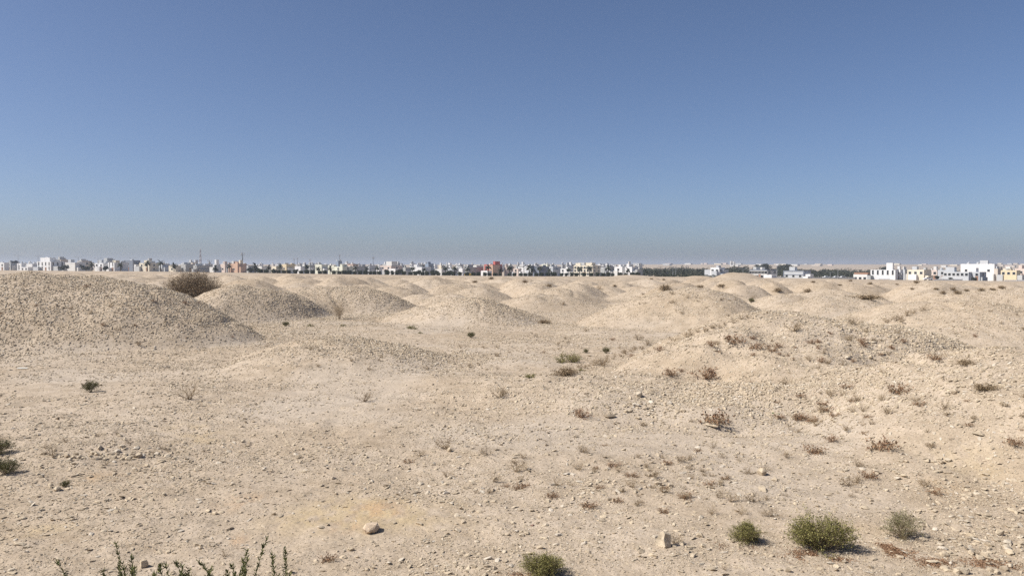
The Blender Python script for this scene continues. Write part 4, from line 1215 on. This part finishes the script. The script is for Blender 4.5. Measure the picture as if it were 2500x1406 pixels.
far_tower(1786, 637.5, 6, 2300, 'taller hazy water tower on the far rise')
far_tower(1793, 639, 4, 2320, 'shorter hazy water tower beside the taller one')


# ------------------------------------------------------------------ masts, lamps
def mast(px, yt, yb, d, label, r0=0.35, kind='pole', cat='mast'):
    x, y, zt = at(px, yt, d); zb = min(CAMZ - (yb - HOR) * d / F, zt - 4)
    H = zt - zb
    e = add_obj('telecom_mast' if kind != 'lamp' else 'street_lamp', None, loc=(x, y, zb))
    b = Box()
    if kind == 'lattice':
        w = H * 0.06
        for (sx, sy) in ((-1, -1), (1, -1), (1, 1), (-1, 1)): b.tube((sx * w, sy * w, -3), (sx * w * 0.25, sy * w * 0.25, H), 0.35, 0.25, 5)
        add_obj('legs', b.mesh('legs', [M['metal']]), e)
        nb = 9
        for i in range(nb):
            c = Box(); z0 = H * i / nb; z1 = H * (i + 1) / nb
            f0 = w * (1 - 0.75 * i / nb); f1 = w * (1 - 0.75 * (i + 1) / nb)
            for (a0, a1) in (((-1, -1), (1, -1)), ((1, -1), (1, 1)), ((1, 1), (-1, 1)), ((-1, 1), (-1, -1))):
                c.tube((a0[0] * f0, a0[1] * f0, z0), (a1[0] * f1, a1[1] * f1, z1), 0.28, 0.28, 4); c.tube((a1[0] * f0, a1[1] * f0, z0), (a0[0] * f1, a0[1] * f1, z1), 0.28, 0.28, 4)
                c.tube((a0[0] * f1, a0[1] * f1, z1), (a1[0] * f1, a1[1] * f1, z1), 0.28, 0.28, 4)
            add_obj('bracing', c.mesh('bracing', [M['mast_red'] if i % 2 else M['white']]), e)
    elif kind == 'pole':
        b.tube((0, 0, -3), (0, 0, H * 0.62), r0, r0 * 0.75, 8); b.tube((0, 0, H * 0.62), (0, 0, H), r0 * 0.75, r0 * 0.3, 8)
        add_obj('pole', b.mesh('pole', [M['dark_metal']]), e)
        for i in range(3):
            c = Box(); a = i * 2.09
            c.box(-0.25, 0.25, -0.15, 0.15, 0, 2.2)
            o = add_obj('antenna', c.mesh('antenna', [M['lightgrey']]), e, (math.cos(a) * r0 * 2.6, math.sin(a) * r0 * 2.6, H * 0.86))
        c = Box(); c.tube((0, 0, H * 0.855), (0, 0, H * 0.86), r0 * 3.2, r0 * 3.2, 8); add_obj('platform', c.mesh('platform', [M['dark_metal']]), e)
    elif kind == 'lamp':
        b.tube((0, 0, -2), (0, 0, H), 0.16, 0.09, 6)
        add_obj('pole', b.mesh('pole', [M['metal']]), e)
        for s in (-1, 1):
            c = Box(); c.tube((0, 0, H - 0.1), (s * 1.8, 0, H + 0.25), 0.07, 0.05, 5); c.box(min(s * 1.6, s * 2.4), max(s * 1.6, s * 2.4), -0.18, 0.18, H + 0.22, H + 0.36)
            add_obj('lamp_arm', c.mesh('lamp_arm', [M['metal']]), e)
    setp(e, label, cat)


mast(489, 607, 655, 1700, 'faint red and white lattice mast above the thorn bush', kind='lattice')
mast(592, 617, 663, 640, 'tall dark monopole mast above the orange house', 0.5)
mast(718, 631, 655, 1100, 'left one of two thin masts right of the tall monopole', 0.4)
mast(726, 629, 655, 1200, 'right one of two thin masts right of the tall monopole', 0.35)
mast(757, 634, 655, 900, 'short mast on the roofs above the dark grey cube', 0.3)
mast(829, 622, 650, 900, 'thin antenna above the dark blue rooftop block', 0.3)
mast(911, 627, 662, 800, 'thin mast left of the lookout tower', 0.3)
mast(511, 636, 660, 760, 'short thick mast right of the lattice mast', 0.7)
for (px, yt, yb, d, lab) in [(44, 624, 660, 520, 'street lamp above the grey house at far left'), (93, 625, 661, 520, 'street lamp left of the biggest white house'), (191, 628, 662, 500, 'street lamp behind the cream house at left'), (239, 631, 662, 500, 'street lamp left of the four-window house'),
                             (325, 631, 662, 480, 'street lamp before the dark blue-grey building'), (1643, 651, 676, 440, 'street lamp before the tree belt, left of the cubist house'), (1650, 655, 677, 430, 'shorter street lamp next to the one before the tree belt'),
                             (1814, 657, 678, 430, 'street lamp behind the steep bare mound'), (1897, 649, 681, 430, 'street lamp right of the unfinished house'), (2046, 656, 682, 420, 'street lamp in the gap between the grey and brown buildings'), (2027, 665, 681, 430, 'low street lamp left of the gap lamp'), (827, 648, 668, 500, 'street lamp before the pale green building'), (1062, 655, 671, 460, 'street lamp by the low off-white house')]:
    mast(px, yt, yb, d, lab, kind='lamp', cat='lamp')
# minaret-like white tower and blue rooftop block
house(524, 528, 532, 634, 660, 760, 'white', 'slender white tower left of the pink house', wl=0, wr=0, storeys=1, name='tower', cat='tower', detail=False)
house(474, 477, 481, 634.5, 660, 720, 'lightgrey', 'slender grey tower above the wide grey block building', wl=0, wr=0, storeys=1, name='tower', cat='tower', detail=False)
house(361, 364, 367, 630.5, 660, 700, 'grey', 'slender tower on the roofs right of the dark blue building', wl=0, wr=0, storeys=1, name='tower', cat='tower', detail=False)
house(820, 826, 835, 637, 664, 900, 'blue', 'dark blue rooftop block carrying the thin antenna', wl=0, wr=0, storeys=1)
house(1028, 1030, 1032, 647, 668, 640, 'dark', 'thin dark tower left of the dark blue block', wl=0, wr=0, storeys=1, name='tower', cat='tower', detail=False)

# ------------------------------------------------------------------ palms, hedges, trees
def palm_meshes(seed, H):
    r = random.Random(seed); rn = np.random.default_rng(seed)
    b = Box(); p = Vector((0, 0, -0.5)); n = 8; bend = r.uniform(-0.15, 0.15)
    for k in range(n):
        q = Vector((bend * ((k + 1) / n) ** 2, 0.1 * r.gauss(0, 0.2), H * (k + 1) / n)); b.tube(p, q, 0.24 - 0.006 * k, 0.20 - 0.006 * k, 7); p = q
    tr = b.mesh('trunk', [M['trunk']])
    V = []; Q = []
    for k in range(24):
        az = k * 2.399 + r.uniform(-0.2, 0.2); el = r.uniform(-0.5, 1.3); ln = r.uniform(1.7, 2.3)
        pt = p.copy(); d = Vector((math.cos(az) * math.cos(el), math.sin(az) * math.cos(el), math.sin(el)))
        side = Vector((-math.sin(az), math.cos(az), 0)); ns = 9
        for s in range(ns):
            d = (d + Vector((0, 0, -0.13))).normalized(); qn = pt + d * ln / ns
            w = 0.34 * math.sin(math.pi * (0.15 + 0.8 * s / ns))
            for sg in (-1, 1):        # drooping leaflets on both sides of the rib
                i = len(V); o_ = side * sg * w + d * 0.22 - Vector((0, 0, 0.18 * w / 0.42))
                V += [tuple(pt), tuple(qn), tuple(qn + o_), tuple(pt + o_ * 0.95)]; Q.append((i, i + 1, i + 2, i + 3))
            pt = qn
    cr = fast_mesh('crown', np.array(V), np.array(Q), M['leaf_far'])
    return tr, cr


PALM = [palm_meshes(30 + k, (3.2, 3.8, 2.6, 4.4)[k]) for k in range(4)]
PALMS = [(225, 663, 1), (294, 663, 0), (360, 664, 3), (392, 665, 3), (425, 663, 0), (526, 666, 2), (560, 666, 1), (623, 667, 1), (655, 667, 1), (684, 667, 1), (749, 668, 3), (777, 667, 0), (806, 669, 1), (867, 669, 1), (895, 669, 1), (921, 671, 3), (1007, 672, 3), (1035, 672, 0),
         (1088, 673, 3), (1110, 673, 3), (1140, 673, 1), (1192, 674, 3), (1222, 675, 0), (1244, 675, 3), (1292, 675, 3), (1300, 675, 0), (1317, 675, 3), (1342, 675, 1), (1389, 675, 3), (1415, 676, 3), (1439, 676, 3), (1485, 676, 3), (1533, 676, 1), (1602, 677, 0), (1578, 677, 2), (1623, 677, 0), (1667, 677, 2)]
PL = {225: 'before the beige house', 294: 'beside the white-cornered house', 360: 'before the cream house at left', 392: 'left of the thorn bush, before the pale grey house'}
for k, (px, py, v) in enumerate(PALMS):
    d = 445.0 - 4 * (k % 3)
    x, y, z = at(px, py, d)
    e = add_obj('date_palm', None, loc=(x, y, gz(x, y)))
    s = random.uniform(0.85, 1.12) * (1.1 if v == 3 else 1.0)
    e.scale = (s * 1.1, s * 1.1, s); e.rotation_euler = (0, 0, random.uniform(0, 6.28))
    add_obj('trunk', PALM[v][0], e); add_obj('crown', PALM[v][1], e)
    if px in PL: setp(e, 'date palm ' + PL[px], 'palm', 'date palms along the road')
    elif px < 830: setp(e, 'date palm of the left half of the road row', 'palm', 'date palms along the road')
    elif px < 1200: setp(e, 'date palm of the road row between pale green and red houses', 'palm', 'date palms along the road')
    elif px < 1540: setp(e, 'date palm of the road row right of the red house', 'palm', 'date palms along the road')
    else: setp(e, 'small palm before the tree belt', 'palm', 'small palms before the tree belt')


def crown_cloud(seed, n, shape, leaf, mat, name='crown'):
    rn = np.random.default_rng(seed)
    P = shape(rn, n)
    V, Q = leaf_quads(P, rn.normal(0, 1, (n, 3)), leaf, leaf * 0.8, rn)
    return fast_mesh(name, V, Q, mat)


def cup(rn, n):          # clipped bush, wider above than below
    t = rn.random(n); a = rn.uniform(0, 6.283, n); rr = np.sqrt(rn.random(n)) * (0.55 + 0.5 * np.sqrt(t)) * (1 - 0.35 * np.clip((t - 0.8) / 0.2, 0, 1))
    return np.column_stack([np.cos(a) * rr * 1.05, np.sin(a) * rr * 0.8, 0.05 + t * 1.15 + rn.normal(0, 0.04, n)])


HED = [crown_cloud(40 + k, 700, cup, 0.26, M['leaf_hedge'], 'foliage') for k in range(3)]
bst = Box(); bst.tube((0, 0, -0.4), (0, 0, 0.5), 0.10, 0.05, 6); HST = bst.mesh('stem', [M['wood']])
hx = []
px = 636.0
r2 = random.Random(9)
while px < 1572:
    hx.append(px); px += r2.choice([11, 12, 13, 14, 16]) + (6 if r2.random() < 0.15 else 0)
for px in hx:
    d = 425.0
    x, y, z = at(px, 670, d)
    e = add_obj('hedge_bush', None, loc=(x, y, gz(x, y) - 0.05))
    s = random.uniform(0.85, 1.12)
    e.scale = (s * random.uniform(1.1, 1.45), s * 1.2, s * 1.55); e.rotation_euler = (0, 0, random.uniform(-0.3, 0.3))
    add_obj('stem', HST, e); add_obj('foliage', HED[random.randrange(3)], e)
    if px < 1080: setp(e, 'clipped dark bush of the roadside row, left of the red house half hidden by mounds', 'bush', 'clipped bushes along the road')
    else: setp(e, 'clipped dark bush of the roadside row before the middle houses', 'bush', 'clipped bushes along the road')


def clump_shape(cl):
    def f(rn, n):
        k = rn.integers(0, len(cl), n)
        C = np.array([c[:3] for c in cl])[k]; R = np.array([c[3] for c in cl])[k][:, None]
        v = rn.normal(0, 1, (n, 3)); v /= np.linalg.norm(v, axis=1, keepdims=True)
        return C + v * R * (0.55 + 0.45 * rn.random((n, 1))) * np.array([1, 1, 0.8])
    return f


def tree(px, yb, d, wpx, hpx, label, seed, name='tree', group=None):
    x, y, z = at(px, yb, d); zb = z
    W = wpx / F * d; H = hpx / F * d
    r = random.Random(seed)
    cl = [(r.gauss(0, 0.2) * W, r.gauss(0, 0.2) * W, H * r.uniform(0.35, 0.78), W * r.uniform(0.16, 0.27)) for _ in range(12)]
    e = add_obj(name, None, loc=(x, y, zb))
    b = Box(); b.tube((0, 0, -2), (0.1, 0, H * 0.4), 0.3, 0.2, 7)
    for c in cl[:5]: b.tube((0.1, 0, H * 0.35), c[:3], 0.14, 0.05, 5)
    add_obj('trunk', b.mesh('trunk', [M['trunk']]), e)
    add_obj('crown', crown_cloud(seed, 1300, clump_shape(cl), max(0.45, W * 0.09), M['leaf_far']), e)
    setp(e, label, 'tree', group)


for k, (px, yb, d, w, hp, lab) in enumerate([
        (156, 662, 520, 20, 16, 'dark bushy tree before the biggest white house'), (210, 662, 520, 18, 16, 'dark bushy tree right of the cream house at left'), (258, 662, 520, 14, 13, 'small dark tree beside the four-window house'),
        (612, 666, 500, 20, 12, 'spreading dark tree right of the tall monopole mast'), (628, 667, 500, 14, 14, 'dark tree beside the palm right of the monopole'), (976, 671, 500, 18, 14, 'dark tree right of the white house below the tower'),
        (945, 669, 520, 14, 11, 'dark tree left of the white house below the tower'), (1024, 672, 480, 16, 13, 'dark tree before the long white house'), (1060, 672, 480, 22, 14, 'broad dark tree among the low houses near the middle'),
        (1098, 673, 500, 18, 13, 'dark tree between two palms near the middle'), (1152, 660, 700, 18, 14, 'dark tree on the skyline left of the red house'), (2288, 682, 440, 10, 9, 'small round tree before the pinkish house at right'),
        (2322, 685, 420, 8, 7, 'low green bush at the long pale grey house'), (2378, 685, 420, 10, 7, 'low green bush before the pale grey block')]):
    tree(px, yb, d, w, hp, lab, 300 + k)
# taller trees standing out of the belt
for k, (px, yb, d, w, hp, lab) in enumerate([
        (1805, 668, 800, 30, 18, 'leftmost tall dark tree of the belt'), (1862, 668, 820, 36, 24, 'tall dark tree of the belt above the unfinished house'), (1912, 668, 830, 40, 24, 'broadest dark tree of the belt'),
        (1775, 666, 820, 18, 12, 'small dark tree above the cubist house'), (2165, 664, 900, 26, 12, 'dark tree behind the bright white house')]):
    tree(px, yb, d, w, hp, lab, 340 + k)
# the tree belt itself: a far wood that reads as one mass
rn = np.random.default_rng(77)
cl = []
for k in range(1700):
    px = rn.uniform(1562, 2345); d = rn.uniform(540, 1000)
    if px > 2120 and d < 760: d = rn.uniform(760, 1100)
    x = (px - 1250) / F * d
    cl.append((x, d, rn.uniform(1.4, 4.4) + (d - 540) * 0.006 * rn.random() ** 2 + 1.2 * math.sin(px * 0.05) * rn.random(), rn.uniform(1.6, 3.4)))
cx = np.array([c[0] for c in cl]); cy = np.array([c[1] for c in cl]); cz = surf(cx, cy)
cl = [(c[0], c[1], c[2] + z, c[3]) for c, z in zip(cl, cz)]
wood = add_obj('woodland', crown_cloud(78, 75000, clump_shape(cl), 0.95, M['leaf_far'], 'woodland'))
setp(wood, 'dark belt of palms and trees beyond the field at right', 'woodland', kind='stuff')
# long dark hedge in front of the belt
def hedge_line(rn, n):
    t = rn.random(n); px = 1598 + t * 165; d = 425 + rn.uniform(-1.2, 1.2, n)
    x = (px - 1250) / F * d
    return np.column_stack([x, d, surf(x, d) + rn.random(n) * (1.2 + 0.3 * np.sin(t * 60))])


hl = add_obj('hedge', crown_cloud(79, 3500, hedge_line, 0.35, M['leaf_hedge'], 'hedge')); setp(hl, 'long low dark hedge along the road before the tree belt', 'hedge')

# road behind the clipped bushes, laid over the ground
pxr = np.linspace(-100, 2600, 240)
V = []
for dd in (431.0, 439.0):
    x = (pxr - 1250) / F * dd
    V.append(np.column_stack([x, np.full_like(x, dd), surf(x, np.full_like(x, dd)) + 0.12]))
V = np.concatenate(V); k = np.arange(239)
road = add_obj('road', fast_mesh('road', V, np.column_stack([k, k + 1, k + 241, k + 240]), M['asphalt'], True)); setp(road, 'narrow asphalt road behind the clipped bushes', 'road', kind='structure')

# walls at right
def wall_run(pxa, pxb, yt, yb, d, mat, label, name='boundary_wall'):
    xa, ya, zt = at(pxa, yt, d); xb, _, _ = at(pxb, yt, d); zb = CAMZ - (yb - HOR) * d / F
    b = Box(); n = max(2, int((xb - xa) / 4)); w = (xb - xa) / n
    e = add_obj(name, None, loc=(xa, d, zb))
    for i in range(n):
        c = Box(); c.box(i * w + 0.02, (i + 1) * w - 0.3, 0, 0.2, -1.5, zt - zb); add_obj('panel', c.mesh('panel', [M[mat]]), e)
        c = Box(); c.box((i + 1) * w - 0.29, (i + 1) * w + 0.01, -0.06, 0.26, -1.5, zt - zb + 0.15); add_obj('post', c.mesh('post', [M[mat]]), e)
    setp(e, label, 'wall')


wall_run(2452, 2515, 683.5, 690, 330, 'white', 'white panelled wall at the right edge before the yellow-beige house')
wall_run(2280, 2350, 681.5, 686, 400, 'lightgrey', 'low pale wall before the long grey house')
wall_run(1984, 2088, 677, 683, 420, 'block', 'long low grey wall between the grey house and brown building')
wall_run(1897, 1918, 676, 681, 445, 'lightgrey', 'short grey wall between unfinished and outlined houses')
wall_run(2145, 2172, 681, 688, 400, 'white', 'low white yard wall before the bright white house')

# cars
def car(px, py, d, mat, label, yaw=0.0):
    x, y, z = at(px, py, d); z = gz(x, y)
    e = add_obj('parked_car', None, loc=(x, y, z + 0.1)); e.rotation_euler = (0, 0, yaw)
    prof = [(-2.2, 0.35), (-2.2, 0.85), (-1.9, 1.0), (-1.3, 1.05), (-0.8, 1.55), (0.7, 1.58), (1.4, 1.05), (2.1, 0.9), (2.25, 0.35)]
    V = [(a, -0.88, b) for a, b in prof] + [(a, 0.88, b) for a, b in prof]; n = len(prof)
    Fc = [tuple(range(n)), tuple(range(2 * n - 1, n - 1, -1))] + [(i, i + n, (i + 1) % n + n, (i + 1) % n) for i in range(n)]
    body = add_obj('body', mesh_of('body', V, Fc, [M[mat]]), e)
    c = Box(); c.box(-0.95, 0.9, -0.9, 0.9, 1.08, 1.45); add_obj('side_windows', c.mesh('side_windows', [M['glass']]), e)
    for (sx, sy) in ((-1.35, -0.82), (1.4, -0.82), (-1.35, 0.82), (1.4, 0.82)):
        c = Box(); c.tube((0, -0.1, 0), (0, 0.1, 0), 0.34, 0.34, 12); add_obj('wheel', c.mesh('wheel', [M['rubber']]), e, (sx, sy, 0.34))
    setp(e, label, 'car')


car(2018, 678, 440, 'car_white', 'leftmost white car on the road behind the long grey wall')
car(2042, 678, 440, 'car_white', 'white car on the road under the gap street lamp')
car(2058, 678, 438, 'car_white', 'rightmost white car behind the long grey wall')
car(2265, 684, 415, 'car_white', 'white car parked before the yellow-cream house')
car(1143, 671, 433, 'car_yellow', 'yellow vehicle on the road left of the red house')

# ------------------------------------------------------------------ haze
hb = Box(); hb.box(-9500, 9500, -9500, 9500, -25, 48)
hm = bpy.data.materials.new('haze'); hm.use_nodes = True
hn = hm.node_tree; hn.nodes.clear()
pv = hn.nodes.new('ShaderNodeVolumePrincipled'); pv.inputs['Color'].default_value = (0.50, 0.58, 0.71, 1); pv.inputs['Density'].default_value = 0.00019; pv.inputs['Anisotropy'].default_value = 0.2
ho = hn.nodes.new('ShaderNodeOutputMaterial'); hn.links.new(pv.outputs[0], ho.inputs['Volume'])
hz = add_obj('haze', hb.mesh('haze', [hm])); setp(hz, 'thin pale haze lying over the whole plain', 'haze', kind='stuff')
